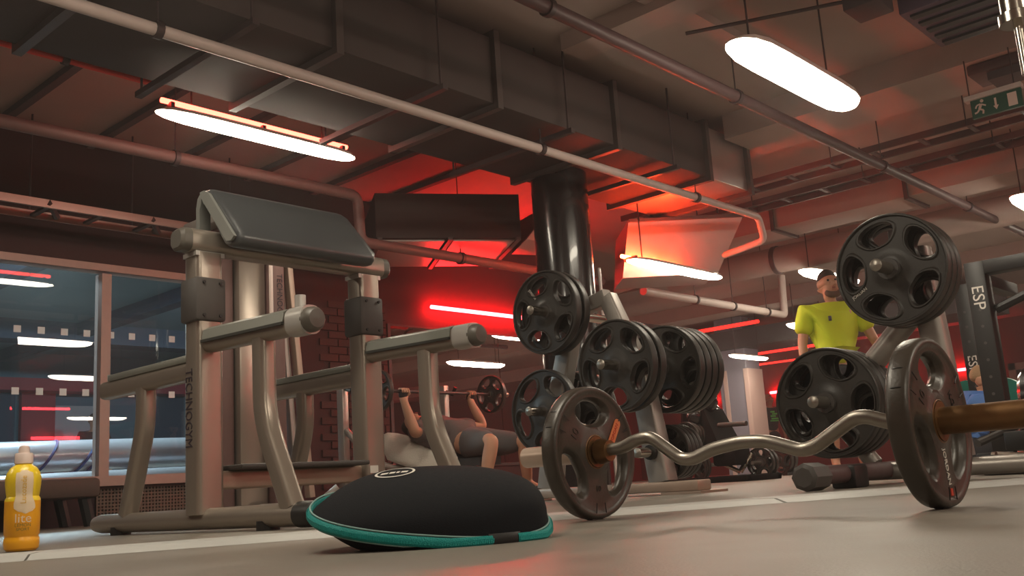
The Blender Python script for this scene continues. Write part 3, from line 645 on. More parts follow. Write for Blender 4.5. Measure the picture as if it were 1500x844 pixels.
# left rack (plate tree) : frame in the plane X = 4.1
RL = thing('plate_rack', (4.1,3.1,0), 'tan steel plate rack carrying round grip plates left of the curl bar', 'plate rack')
MB().box((4.04,2.55,.012),(4.16,3.75,.062),.008).build('base_beam', 'tan_steel', RL); MB().box((3.98,2.50,.0),(4.22,2.72,.012)).box((3.98,3.6,.0),(4.22,3.75,.012)).build('foot_plate', 'tan_steel', RL, smooth=False)
MB().tube([(4.1,2.78,.06),(4.1,2.86,.62),(4.1,3.02,1.02)], [1,.85,.7], sec=RSEC(.05,.06,.3), up=(0,1,0)).build('upright', 'rack_grey', RL)
MB().tube([(4.1,3.50,.06),(4.1,3.42,.46),(4.1,3.25,.97),(4.1,3.02,1.02)], [1,.9,.8,.7], sec=RSEC(.05,.06,.3), up=(0,1,0)).build('upright', 'rack_grey', RL)
for y, z, x0, x1 in ((2.80,.62,3.70,4.62),(3.30,.97,3.80,4.42),(3.40,.46,3.85,4.45),(2.80,.205,3.93,4.42)):
    pg = MB().cyl((x0,y,z),(x1,y,z), .0245, 16).build('peg', 'chrome', RL); MB().lathe([(.024,0),(.036,0),(.036,.03),(.024,.03)], (4.03,y,z), 'X', 16).build('stop_collar', 'black', pg)
    MB().lathe([(.0,-.006),(.018,-.004),(.0245,.0)], (x0,y,z), 'X', 16).build('peg_cap', 'steel_bar', pg)
big_plate((3.83,2.80,.62),'front round grip plate on the near middle peg of the left rack', rot=.45, mark=False, group=GL)
big_plate((3.90,2.80,.62),'second round grip plate tight behind the front one on the near middle peg', rot=.6, group=GL)
for k, (x, lab) in enumerate(((4.24,'first plate of the far stack of four on the left rack middle peg'),(4.30,'second plate of the far stack of four on the left rack middle peg'),(4.36,'third plate of the far stack of four on the left rack middle peg'),(4.42,'rearmost plate of the far stack of four on the left rack middle peg'))):
    big_plate((x,2.80,.62), lab, rot=.2+k*.4, group=GL)
big_plate((3.93,3.30,.97),'front round grip plate on the topmost peg of the left rack', rot=.68, mark=(.94,.132), group=GL); big_plate((4.00,3.30,.97),'second round grip plate on the topmost peg of the left rack', rot=.2, group=GL)
big_plate((3.98,3.40,.46),'front round grip plate on the lower left peg of the left rack', rot=.28, group=GL)
for k, x in enumerate((4.18,4.24,4.30)): big_plate((x,3.40,.46),('first','middle','last')[k]+' plate behind the frame on the lower left peg of the left rack', rot=.5+k*.3, group=GL)
for k, x in enumerate((4.19,4.225,4.26,4.295)): big_plate((x,2.80,.205),('first','second','third','last')[k]+' small plate on the lowest peg of the left rack', R=.135, th=.032, rot=.3*k, group='small plates on the lowest left rack peg')
# right rack
RR = thing('plate_rack', (4.05,1.4,0), 'grey steel plate rack carrying round grip plates beside the man in lime', 'plate rack')
MB().tube([(4.05,1.36,.09),(4.05,1.41,.93)], 1, sec=RSEC(.05,.05,.6), up=(0,1,0)).build('upright', 'rack_grey', RR)
MB().tube([(4.05,1.86,.30),(4.05,1.42,.71)], .046, 16).build('brace', 'rack_grey', RR)
MB().tube([(4.05,1.86,.30),(4.05,1.70,.08)], .035, 14).build('brace', 'rack_grey', RR)
MB().tube([(3.36,1.65,.055),(4.75,1.65,.055)], .035, 14).build('base_beam', 'pipe_dark', RR); MB().tube([(4.05,.95,.05),(4.05,1.9,.05)], .035, 14).build('base_beam', 'rack_grey', RR)
MB().tube([(3.30,1.65,.052),(3.31,1.65,.052),(3.43,1.65,.052),(3.44,1.65,.052)], [.035,.05,.05,.042], 8).build('rubber_stop', 'grey_plate', RR); MB().box((3.62,1.6,.0),(3.74,1.70,.085),.01).build('rubber_foot', 'black', RR)
MB().box((4.6,1.6,0),(4.7,1.7,.05),.01).build('rubber_foot', 'black', RR)
for y, z, x0, x1 in ((1.46,.835,3.73,4.3),(1.79,.34,3.74,4.3)):
    pg = MB().cyl((x0,y,z),(x1,y,z), .0245, 16).build('peg', 'steel_bar', RR); MB().lathe([(.024,0),(.042,0),(.042,.025),(.024,.025)], (3.845,y,z), 'X', 18).build('stop_collar', 'grey_plate', pg)
    MB().lathe([(.0,-.006),(.018,-.004),(.0245,.0)], (x0,y,z), 'X', 16).build('peg_cap', 'steel_bar', pg)
big_plate((3.89,1.46,.835),'front round grip plate on the top peg of the right rack', R=.226, rot=.68, mark=(-.50,.156), group=GR)
big_plate((3.945,1.46,.835),'middle round grip plate on the top peg of the right rack', R=.226, rot=.85, group=GR); big_plate((4.0,1.46,.835),'rear round grip plate on the top peg of the right rack', R=.226, rot=.5, group=GR)
for k, x in enumerate((3.88,3.935,3.99,4.045)): big_plate((x,1.79,.34),('front','second','third','rearmost')[k]+' round grip plate on the low peg of the right rack', R=.226, rot=(.10,.35,.2,.7)[k], group=GR)
# ================================================================== curl bar and its two plates
EB = thing('curl_bar', (1.86,1.06,.155), 'zigzag steel curl bar with rusty sleeves resting between two plates', 'barbell')
bp = [(1.42,.157),(1.365,.158),(1.325,.174),(1.285,.178),(1.245,.148),(1.21,.123),(1.18,.121),(1.13,.139),(1.06,.149),(1.0,.146),(.955,.131),(.925,.121),(.895,.128),(.85,.154),(.81,.176),(.785,.176),(.74,.160),(.70,.155)]
MB().tube(arc([(1.86,y,z) for y, z in bp], .02, 3), .0142, 14).build('shaft', 'steel_bar', EB, ang=60)
for y0, y1, mt in ((1.455,1.66,'tan_steel'),(.66,.10,'rust')):
    sl = MB().cyl((1.86,y0,.155),(1.86,y1,.155), .0248, 20).build('sleeve', mt, EB)
    s = 1 if y1 > y0 else -1
    MB().lathe([(.015,-.02*s),(.024,-.02*s),(.029,.0),(.029,.010*s),(.024,.016*s)], (1.86,y0-.035*s,.155), 'Y', 20).build('collar', 'rust', sl)
v, f = plate_mesh(.154, .042, 3, .060, .126, .60, 0., n_=18, tri=1.3, web=.80, hubr=.046, hub=.90, soft=True)
def ez_plate(Y, rot, label):
    t = thing('weight_plate', (1.86,Y,.155), label, 'weight plate', 'ribbed grip plates on the curl bar')
    c, s = math.cos(rot), math.sin(rot)
    vv = [(y*c-z*s, x, y*s+z*c) for x, y, z in v]     # disc axis -> world Y
    me = mesh_from(vv, f, 'disc', 'rubber_brown'); o = bpy.data.objects.new('disc', me); COL.objects.link(o); o.parent = t
    MB().lathe([(.0255,-.0215),(.036,-.0215),(.036,.0215),(.0255,.0215)], (1.86,Y,.155), 'Y', 22).build('bore_ring', 'rust', t)
    for sg in (-1,1):
        MB().tube([(1.86+.0385*math.cos(k*PI/16), Y+sg*.0185, .155+.0385*math.sin(k*PI/16)) for k in range(32)], .0016, 5, closed=True).build('hub_ring', 'rust', t)
    return t
def on_disc(Y, side, r, a): return V((1.86+r*math.cos(a), Y+side*.0172, .155+r*math.sin(a)))
p1 = ez_plate(1.46, PI/2-PI/3+.0, 'grip plate with orange badge at the left end of the curl bar')
p2 = ez_plate(.668, PI/2-PI/3+.0, 'grip plate with white and red lettering at the right end of the curl bar')
def groove(t, Y, a):
    d = V((math.cos(a),0,math.sin(a)))
    for da in (-.13,.13):
        MB().tube([V((1.86,Y,.155))+V((math.cos(a+da),0,math.sin(a+da)))*r+V((0,dy,0)) for r, dy in ((.118,-.0212),(.140,-.0208),(.150,-.016),(.1545,-.006),(.1545,.006),(.150,.016),(.140,.0208),(.118,.0212))], .0012, 5).build('rim_groove', 'black', t)
for t, Y in ((p1,1.46),(p2,.668)):
    for a in (PI*5/6, PI/6, -PI/2): groove(t, Y, a)
def label_on(t, Y, s, size, a, r, mt, side=-1, flip=False):
    c = on_disc(Y, side*1.03, r, a); tang = V((-math.sin(a),0,math.cos(a)));
    if flip: tang = -tang
    yd = V((0,side,0)).cross(tang)
    return text(s, size, 'lettering', mt, t, c, tang, yd, depth=.0006)
bd_c = on_disc(1.46,-1,.088,PI/6)
tn = V((.56,0,.83)).normalized(); ud = V((0,-1,0)).cross(tn)
mb = MB(); L_, W_ = .026, .0115
pts = [tn*(sx*L_)+tn*(sx*W_*math.cos(t))+ud*(W_*math.sin(t)*sx) for sx in (1,-1) for t in [-PI/2+PI*k/8 for k in range(9)]]
mb.add([bd_c+p+V((0,-.0005,0)) for p in pts]+[bd_c+p+V((0,-.0022,0)) for p in pts], [tuple(range(18)), tuple(range(35,17,-1))]+[(k,(k+1) % 18,18+(k+1) % 18,18+k) for k in range(18)])
mb.build('badge', 'orange_print', p1, smooth=False); text('JORDAN', .013, 'lettering', 'red_print', p1, bd_c+V((0,-.0025,0)), tn, ud, depth=.0006)
for t, Y in ((p1,1.46),(p2,.668)):
    label_on(t, Y, '10', .030, PI*5/6, .082, 'rubber', flip=True); label_on(t, Y, '10', .020, -PI/2-.0, .085, 'rubber') if Y > 1 else label_on(t, Y, 'KG', .022, PI/6, .085, 'rubber', flip=True)
c = on_disc(.668,-1.05,.092,-PI/2); text('JORDAN', .017, 'lettering', 'white_print', p2, c+V((-.002,0,.010)), (.12,0,-1), (1,0,.12), depth=.0006)
MB().box(c+V((.001,-.0005,-.041)), c+V((.011,.001,-.028))).build('red_mark', 'red_print', p2, smooth=False)
# ================================================================== soft case
CS = V((1.213,1.317,0)); ur = V((.678,-.735,0)); vr = V((.735,.678,0))
case = thing('zip_case', CS, 'black oval neoprene case with teal zip lying on the floor', 'case')
AU, BV = .205, .165
def zs(u, v): return .046-.026*(u/AU)+.034*(v/BV)
def rho_pt(t, rho, hgt):
    cu_, su_ = math.cos(t), math.sin(t); e = 2/2.35
    u = AU*math.copysign(abs(cu_)**e, cu_)*rho; v_ = BV*math.copysign(abs(su_)**e, su_)*rho; z0 = zs(u, v_)
    z = z0+hgt*(1+.24*u/AU if hgt > 0 else 1)*max(0, 1-rho**2.5)**(1/(2.3+1.3*u/AU))
    return CS+ur*u+vr*v_+V((0,0,max(z, .002)))
NT = 72; RH = [math.sin(PI/2*k/16) for k in range(1,17)]
def shell(hgt, name, mt, par):
    vs = [rho_pt(0,0,hgt)]; fs = []
    for r in RH: vs += [rho_pt(2*PI*k/NT, r, hgt) for k in range(NT)]
    fs += [(0,1+k,1+(k+1) % NT) for k in range(NT)]
    for i in range(len(RH)-1): fs += [(1+i*NT+k,1+i*NT+(k+1) % NT,1+(i+1)*NT+(k+1) % NT,1+(i+1)*NT+k) for k in range(NT)]
    return MB().add(vs, fs).build(name, mt, par, ang=180)
shell(.079, 'top_shell', 'neoprene', case); shell(-.06, 'bottom_shell', 'neoprene', case)
def seam(t, out=1.0, dz=0): p = rho_pt(t, out, 0); p.z = max(p.z+dz, .006); return p
# front of the case faces -v ; gap with black pull tab near front right
g0, g1 = -1.08, -.82
tz = [g1+(2*PI-(g1-g0))*k/110 for k in range(111)]
zp = MB().tube([seam(t, 1.012) for t in tz], 1, sec=[(.0045*math.cos(a), .0085*math.sin(a)) for a in [2*PI*k/10 for k in range(10)]], up=(0,0,1)).build('zip_tape', 'teal', case)
MB().tube([seam(t, 1.008, .0105) for t in tz], .0016, 6).build('piping', 'teal_pale', zp)
MB().tube([seam(t, 1.008, -.0095) for t in tz], .0014, 6).build('piping', 'teal_pale', zp)
mb = MB()
for k in range(330):
    t = g1+(2*PI-(g1-g0))*(k+.5)/330; p = seam(t, 1.035); q = seam(t+.004, 1.035); d = (q-p).normalized()*.0014
    mb.hexa([p-d-V((0,0,.0035)), p+d-V((0,0,.0035)), p+d*.8+V((0,0,.0035))+d*.6, p-d*.8+V((0,0,.0035))+d*.6, ] + [x+(p-CS-V((0,0,p.z))).normalized()*.0012 for x in (p-d-V((0,0,.0035)), p+d-V((0,0,.0035)), p+d*1.4+V((0,0,.0035)), p-d*.2+V((0,0,.0035)))])
mb.build('zip_teeth', 'teal', zp, smooth=False, kind='stuff')
MB().tube([seam(g0+(g1-g0)*k/8, 1.006) for k in range(-1,10)], 1, sec=[(.004*math.cos(a), .011*math.sin(a)) for a in [2*PI*k/10 for k in range(10)]], up=(0,0,1)).build('pull_tab', 'black', case)
def dome(u, v_):
    lo, hi = 0., 1.2; rho = ((abs(u)/AU)**2.35+(abs(v_)/BV)**2.35)**(1/2.35)
    return CS+ur*u+vr*v_+V((0,0,zs(u, v_)+.079*(1+.24*u/AU)*max(0,1-rho**2.5)**(1/(2.3+1.3*u/AU))+.0012))
LU, LV = -.060, .004
def ringpt(t, k): return dome(LU+.036*k*math.cos(t), LV+.040*k*math.sin(t))
mb = MB(); N = 40
mb.add([ringpt(2*PI*k/N, s) for s in (1.0,.87) for k in range(N)], [(k,(k+1) % N,N+(k+1) % N,N+k) for k in range(N)])
lg = mb.build('logo_ring', 'white_print', case)
for k, (u0, u1, w0) in enumerate(((-.7,-.35,.10),(-.28,.0,.12),(.07,.22,.12),(.30,.62,.10))):
    mb = MB(); vs = [dome(LU+.036*u, LV+.040*vv) for u, vv in ((u0,-.28),(u1,-.28),(u1+.05,.05),(u0+.05,.05))]; mb.add(vs, [(0,1,2,3)]).build('logo_mark', 'white_print', lg)
# ================================================================== drink bottle
BT = thing('drink_bottle', (1.14,2.89,0), 'yellow and orange sports drink bottle with a white cap', 'bottle')
c = V((1.14,2.89,0))
MB().lathe([(.0,.002),(.036,.002),(.043,.008),(.045,.02),(.045,.034),(.0425,.038),(.0425,.042),(.045,.047),(.0455,.09),(.0455,.135)], c, 'Z', 28).build('lower_body', 'orange_drink', BT)
ub = MB().lathe([(.0455,.135),(.0445,.141),(.041,.147),(.0425,.155),(.0455,.180),(.0455,.198),(.042,.212),(.034,.225),(.022,.234),(.019,.238)], c, 'Z', 28).build('upper_body', 'yellow_drink', BT)
cp_ = MB().lathe([(.019,.236),(.0235,.237),(.0235,.262),(.021,.266)], c, 'Z', 20).build('cap', 'cap_white', BT); MB().lathe([(.0145,.264),(.0145,.275),(.0125,.284),(.006,.288),(.0,.2885)], c, 'Z', 16).build('nozzle', 'cap_white', cp_)
def brad(z):
    P = [(.0425,.038),(.045,.047),(.0455,.135),(.0425,.150),(.0455,.180),(.0455,.198),(.042,.212),(.034,.225)]
    for (ra_, za), (rb_, zb) in zip(P, P[1:]):
        if zb >= z: return ra_+(rb_-ra_)*max(0, (z-za)/(zb-za))
    return .03
def bpt(a, z, o=.0008): a0 = math.atan2(-2.89,-1.14)+.05; r = brad(z)+o; return c+V((r*math.cos(a0+a), r*math.sin(a0+a), z))
mb = MB(); rows = []
N = 16
for k in range(N+1):
    z = .100+.118*k/N; f_ = k/N; w_ = (.50 if f_ > .35 else .50+.12*math.sin(f_/.35*PI))*min(1, math.sqrt(max(0, f_)/.12)) * min(1, math.sqrt(max(.0, 1-f_)/.10)+.25); sh = .03 if f_ > .35 else .03+.28*(.35-f_)
    rows.append([bpt(w_*s+sh, z) for s in (-1,-.5,0,.5,1)])
mb.add([p for r in rows for p in r], [(i*5+j,i*5+j+1,i*5+j+6,i*5+j+5) for i in range(N) for j in range(4)]).build('pale_label', 'label_pale', BT)
def wrap_text(s, size, z0, mt, vertical=False, a_off=0., o=.0016, sq=1.):
    cu_ = bpy.data.curves.new('t', 'FONT'); cu_.body = s; cu_.size = size; cu_.align_x = 'CENTER'; cu_.align_y = 'CENTER'; cu_.resolution_u = 3
    ob = bpy.data.objects.new('t', cu_); COL.objects.link(ob); me = bpy.data.meshes.new_from_object(ob.evaluated_get(bpy.context.evaluated_depsgraph_get())); bpy.data.objects.remove(ob)
    for v_ in me.vertices:
        x, y = v_.co.x*sq, v_.co.y
        if vertical: x, y = -y, x
        v_.co = bpt(x/.045+a_off, z0+y, o)-c
    me.materials.clear(); return link('lettering', me, mt, BT, smooth=False)
wrap_text('Lucozade', .020, .165, 'label_gold', vertical=True, sq=1.0); wrap_text('lite', .034, .088, 'label_pale'); wrap_text('LEMON', .012, .070, 'label_olive'); wrap_text('SPORT', .011, .059, 'label_olive'); wrap_text('500ml', .011, .027, 'label_olive', a_off=.15); wrap_text('lite', .012, .027, 'dark_print', a_off=-.5)
# ================================================================== cable machine behind the bench
CM = thing('cable_machine', (3.6,5.5,0), 'tall brown grey cable machine standing behind the preacher bench', 'exercise machine')
MB().box((3.30,5.75,.06),(3.37,5.85,1.9)).build('pulley_rail', 'silver_light', CM, smooth=False)
MB().box((3.37,5.55,.06),(3.47,5.72,1.9),.008).build('upright', 'pipe_pink', CM)
up = MB().box((3.48,5.50,.06),(3.68,5.64,1.9),.012).build('upright', 'silver', CM)
u2 = MB().box((3.69,5.44,.06),(3.79,5.60,1.9),.012).build('upright', 'pipe_pink', CM); MB().box((3.675,5.43,.3),(3.692,5.45,1.9)).build('edge_trim', 'cap_white', u2, smooth=False)
text('TECHNOGYM', .06, 'lettering', 'dark_print', u2, (3.745,5.435,1.40), (0,0,-1), (1,0,0), squash=.9)
MB().tube([(3.84,5.5,1.85),(4.0,5.5,.1)], 1, sec=RSEC(.022,.03,.3), up=(0,1,0)).build('brace', 'tan_steel', CM); MB().tube([(3.80,5.55,1.85),(3.93,5.55,.1)], 1, sec=RSEC(.022,.03,.3), up=(0,1,0)).build('brace', 'rack_grey', CM)
MB().box((3.2,5.3,.0),(4.15,5.42,.07),.01).build('base_beam', 'rack_grey', CM); MB().box((3.42,5.42,.0),(3.56,6.2,.07),.01).build('base_beam', 'rack_grey', CM)
MB().box((3.28,5.42,1.86),(4.0,5.85,1.93),.01).build('head_beam', 'rack_grey', CM)
for k in range(7): MB().box((3.36,5.66,.30+k*.032),(3.47,5.82,.328+k*.032)).build('weight_block', 'black', CM, smooth=False)
MB().tube([(4.02,5.35,.09),(4.08,5.3,.15)], .03, 12).build('tube_end', 'rack_grey', CM)
# ================================================================== people
def skin(name, nodes, edges, mt, parent, sub=2, root=None):
    keys = list(nodes); me = bpy.data.meshes.new('s'); off = wloc(parent)
    me.from_pydata([V(nodes[k][:3])-off for k in keys], [(keys.index(a), keys.index(b)) for a, b in edges], [])
    o = bpy.data.objects.new('s', me); COL.objects.link(o); md = o.modifiers.new('k', 'SKIN'); md.use_smooth_shade = True
    if sub: o.modifiers.new('u', 'SUBSURF').levels = sub
    for i, k in enumerate(keys):
        sv = me.skin_vertices[0].data[i]; nd = nodes[k]; sv.radius = (nd[3], nd[4] if len(nd) > 4 else nd[3]); sv.use_root = (k == root) if root else (i == 0)
    dg = bpy.context.evaluated_depsgraph_get(); res = bpy.data.meshes.new_from_object(o.evaluated_get(dg)); bpy.data.objects.remove(o)
    res.materials.clear(); return link(name, res, mt, parent, ang=180)
def chain(E, *ks): E += list(zip(ks, ks[1:]))
def body(pos, face, J, sex='m'):
    """J: dict of joints in local coords (x: figure's own left..right on screen, y: forward, z: up)"""
    f_ = V((face[0], face[1], 0)).normalized(); rt = V((-f_.y, f_.x, 0))
    return {k: (*(V(pos)+rt*p[0]+f_*p[1]+V((0,0,p[2]))), *p[3:]) for k, p in J.items()}
def hand_nodes(J, E, w, wrist, hd, pdir, side, nrm, gr=0.):
    """five fingers from palm: hd = hand direction, pdir = across palm towards thumb"""
    W_ = V(wrist); hd = V(hd).normalized(); pdir = V(pdir).normalized(); nrm = V(nrm).normalized()
    J[w+'palm'] = (*(W_+hd*.05), .030, .018); J[w+'kn'] = (*(W_+hd*.09), .034, .014); chain(E, w, w+'palm', w+'kn')
    for i, (o, l) in enumerate(((.030,.075),(.010,.085),(-.010,.08),(-.030,.062))):
        b0 = W_+hd*.095+pdir*o; b1 = b0+hd*l*.45+nrm*gr*.02; b2 = b1+hd*l*.5*(1-gr*.6)+nrm*(.012+gr*.035)
        J['%sf%d0' % (w,i)] = (*b0,.0095); J['%sf%d1' % (w,i)] = (*b1,.009); J['%sf%d2' % (w,i)] = (*b2,.0075); chain(E, w+'kn', '%sf%d0' % (w,i), '%sf%d1' % (w,i), '%sf%d2' % (w,i))
    t0 = W_+hd*.035+pdir*.036; t1 = t0+hd*.035+pdir*.022+nrm*.01; t2 = t1+hd*.03+pdir*.004+nrm*.01
    J[w+'t0'] = (*t0,.012); J[w+'t1'] = (*t1,.0105); J[w+'t2'] = (*t2,.009); chain(E, w+'palm', w+'t0', w+'t1', w+'t2')
def stand(h=1.8, arms=None, broad=1.0, headturn=0.):
    k = h/1.8; J = {}; E = []
    J['pel'] = (0,0,.95,.15,.11); J['wai'] = (0,.01,1.10,.142,.105); J['che'] = (0,.01,1.29,.165*broad,.115); J['uch'] = (0,0,1.43,.12*broad,.085); J['nk'] = (0,.01,1.52,.056); J['nk2'] = (0,.02,1.565,.050)
    tx = math.sin(headturn); J['jaw'] = (.025*tx,.045,1.615,.074,.066); J['hd'] = (.015*tx,.025,1.69,.090,.098); J['cr'] = (.01*tx,.012,1.755,.072,.084)
    J['nose'] = (.07*tx,.130,1.665,.014); J['chin'] = (.05*tx,.085,1.60,.022)
    chain(E,'pel','wai','che','uch','nk','nk2','jaw','hd','cr'); E += [('hd','nose'),('jaw','chin')]
    for s, n in ((1,'L'),(-1,'R')):
        J['ear'+n] = (s*.098+.01*tx,.01,1.675,.012,.018); E.append(('hd','ear'+n))
        A = (arms or {}).get(n) or ((.255*broad,.0,1.14),(.275*broad,.08,.89),(0,.2,-1))
        J['sh'+n] = (s*.185*broad,0,1.445,.062); J['el'+n] = (s*A[0][0],A[0][1],A[0][2],.044); J['wr'+n] = (s*A[1][0],A[1][1],A[1][2],.030)
        mid = [(a+b)/2 for a, b in zip(J['sh'+n][:3], J['el'+n][:3])]; J['ua'+n] = (*mid,.054); J['fo'+n] = (*[(a*.6+b*.4) for a, b in zip(J['el'+n][:3], J['wr'+n][:3])],.043)
        chain(E,'uch','sh'+n,'ua'+n,'el'+n,'fo'+n,'wr'+n); hand_nodes(J, E, 'wr'+n, J['wr'+n][:3], (s*A[2][0],A[2][1],A[2][2]), (0,1,.2), s, (-s,0,0), .35)
        J['hi'+n] = (s*.095,0,.87,.092); J['th'+n] = (s*.105,.01,.68,.080); J['kn'+n] = (s*.11,.02,.50,.058); J['ca'+n] = (s*.115,-.01,.33,.058); J['an'+n] = (s*.12,-.02,.10,.038); J['ft'+n] = (s*.135,.10,.045,.038,.030)
        chain(E,'pel','hi'+n,'th'+n,'kn'+n,'ca'+n,'an'+n,'ft'+n)
    return {q: tuple([p[0]*k,p[1]*k,p[2]*k]+[r*k for r in p[3:]]) for q, p in J.items()}, E
def grow(J, ks, d): return {q: (*J[q][:3], *[r+d for r in J[q][3:]]) for q in ks}
def dress(t, J, E, shirt, bottom, hair, long_legs=False, shoe='shoe', hairstyle='short', f_=None):
    bd_ = skin('body', J, E, 'skin', t, 2, 'pel')
    S = grow(J, ['wai','che','uch'], .042); S['hem'] = (*[-a*.15+b*1.15 for a, b in zip(J['wai'][:3], J['pel'][:3])], J['pel'][3]+.035, J['pel'][3]+.02); e = [('hem','wai'),('wai','che'),('che','uch')]
    S['col'] = (*[a*.5+b*.5 for a, b in zip(J['uch'][:3], J['nk'][:3])], .075)
    e.append(('uch','col'))
    for n in 'LR':
        S['sh'+n] = (*J['sh'+n][:3], J['sh'+n][3]+.034); p = [a*.25+b*.75 for a, b in zip(J['sh'+n][:3], J['el'+n][:3])]; S['sl'+n] = (*p,.092); e += [('uch','sh'+n),('sh'+n,'sl'+n)]
    skin('shirt', S, e, shirt, t, 2, 'che')
    P = {'w': (*[a*.55+b*.45 for a, b in zip(J['wai'][:3], J['pel'][:3])], J['pel'][3]+.025, J['pel'][3]+.015), 'pel': (*J['pel'][:3], J['pel'][3]+.035, J['pel'][3]+.03)}; e = [('w','pel')]
    for n in 'LR':
        P['hi'+n] = (*J['hi'+n][:3],.140); P['th'+n] = (*J['th'+n][:3],.108); P['kn'+n] = (*J['kn'+n][:3],.085 if not long_legs else .075); e += [('pel','hi'+n),('hi'+n,'th'+n),('th'+n,'kn'+n)]
        if long_legs: P['ca'+n] = (*J['ca'+n][:3],.07); P['an'+n] = (*J['an'+n][:3],.055); e += [('kn'+n,'ca'+n),('ca'+n,'an'+n)]
    skin('shorts' if not long_legs else 'trousers', P, e, bottom, t, 2, 'pel')
    for n in 'LR':
        a, b = V(J['an'+n][:3]), V(J['ft'+n][:3]); d = V((b.x-a.x, b.y-a.y, 0)).normalized()
        skin('shoe', {'h': (*(V((a.x,a.y,.052))-d*.03),.045,.048), 'm': (*(V((a.x,a.y,.050))+d*.06),.047,.046), 't': (*(V((a.x,a.y,.042))+d*.16),.044,.036)}, [('h','m'),('m','t')], shoe, t, 2)
    h = V(J['hd'][:3]); cr_ = V(J['cr'][:3]); up = (cr_-h).normalized(); f_ = f_ or V((0,-1,0))
    k = J['hd'][4]/.088
    skin('hair', {'b': (*(h-f_*.045*k-up*.02*k),.066*k,.060*k), 'm': (*(h-f_*.032*k+up*.035*k),.090*k,.086*k), 'c': (*(cr_+up*.014*k-f_*.005*k),.076*k,.082*k), 'f': (*(cr_+f_*.045*k+up*.005*k),.045*k,.035*k)}, [('b','m'),('m','c'),('c','f')], hair, t, 2)
    side = f_.cross(up).normalized()
    for s in (-1,1):
        MB().sphere(h+f_*.079*k+side*s*.030*k+up*.012*k, .010*k, 8).build('eye', 'eye', t)
    MB().sphere(h+f_*.090*k-up*.055*k, .020*k, 8, (1,.8,.35)).build('mouth', 'mouth', t)
# man in lime
base = V((8.52,3.80,0)); ff = V((-.735,-.678,0))
t = thing('person', base, 'man in a lime green T-shirt standing beside the right plate rack', 'person')
J, E = stand(1.82, {'L': ((.34,.03,1.16),(.36,.20,.98),(-.1,.9,-.3)), 'R': ((.29,.0,1.15),(.31,.07,.90),(0,.2,-1))}, 1.22, .5)
J = body(base, ff, J); dress(t, J, E, 'tee_lime', 'shorts_dark', 'hair_dark', f_=ff)
jw, ch, bz = V(J['jaw'][:3])-V((0,0,.026)), V(J['chin'][:3])-V((0,0,.026)), V((-ff.y, ff.x, 0)).normalized()
skin('beard', {'l': (*(jw-bz*.060+ff*.012+V((0,0,.022))),.022,.030), 'a': (*(jw-bz*.045+ff*.042-V((0,0,.010))),.026,.030), 'b': (*(ch+ff*.004-V((0,0,.002))),.030,.034), 'c': (*(jw+bz*.058+ff*.042-V((0,0,.010))),.026,.030), 'r': (*(jw+bz*.066+ff*.012+V((0,0,.022))),.022,.030)}, [('l','a'),('a','b'),('b','c'),('c','r')], 'stubble', t, 2)
c = V(J['che'][:3])+ff*.155+V((0,0,.06))+V((.735*0+.05,-.05,0))*-1; MB().box(c-V((.012,.012,.022)), c+V((.012,.012,.022)), .004).build('chest_mark', 'dark_print', t)
# man in black tee far back
base = V((21.6,11.45,0)); ff = V((-.55,-.83,0)).normalized()
t = thing('person', base, 'man in a black T-shirt with green print by the grey column', 'person')
J, E = stand(1.82); J = body(base, ff, J); dress(t, J, E, 'tee_black', 'shorts_dark', 'hair_tan', long_legs=True, f_=ff)
cc = V(J['che'][:3])+ff*.15; rt = V((-ff.y, ff.x, 0))
for k, (dx, dz, w_, h_) in enumerate(((-.03,.10,.05,.02),(.02,.05,.06,.02),(-.02,.0,.06,.02),(.02,-.06,.09,.018),(.0,-.11,.10,.016))):
    p = cc+rt*dx+V((0,0,dz)); MB().hexa([p-rt*w_-V((0,0,h_)), p+rt*w_-V((0,0,h_)), p+rt*w_+ff*.03-V((0,0,h_)), p-rt*w_+ff*.03-V((0,0,h_)), p-rt*w_+V((0,0,h_)), p+rt*w_+V((0,0,h_)), p+rt*w_+ff*.03+V((0,0,h_)), p-rt*w_+ff*.03+V((0,0,h_))]).build('print', 'green_print', t, smooth=False)
# figure placed beyond the glass in place of a person's reflection in it
base = V((7.35,15.9,0)); ff = V((-.42,-.9,0)).normalized()
t = thing('person', base, 'dark figure added beyond the window for a reflection in its glass', 'person')
J, E = stand(1.66); J = body(base, ff, J); dress(t, J, E, 'tee_black', 'shorts_dark', 'hair_dark', long_legs=True, f_=ff)
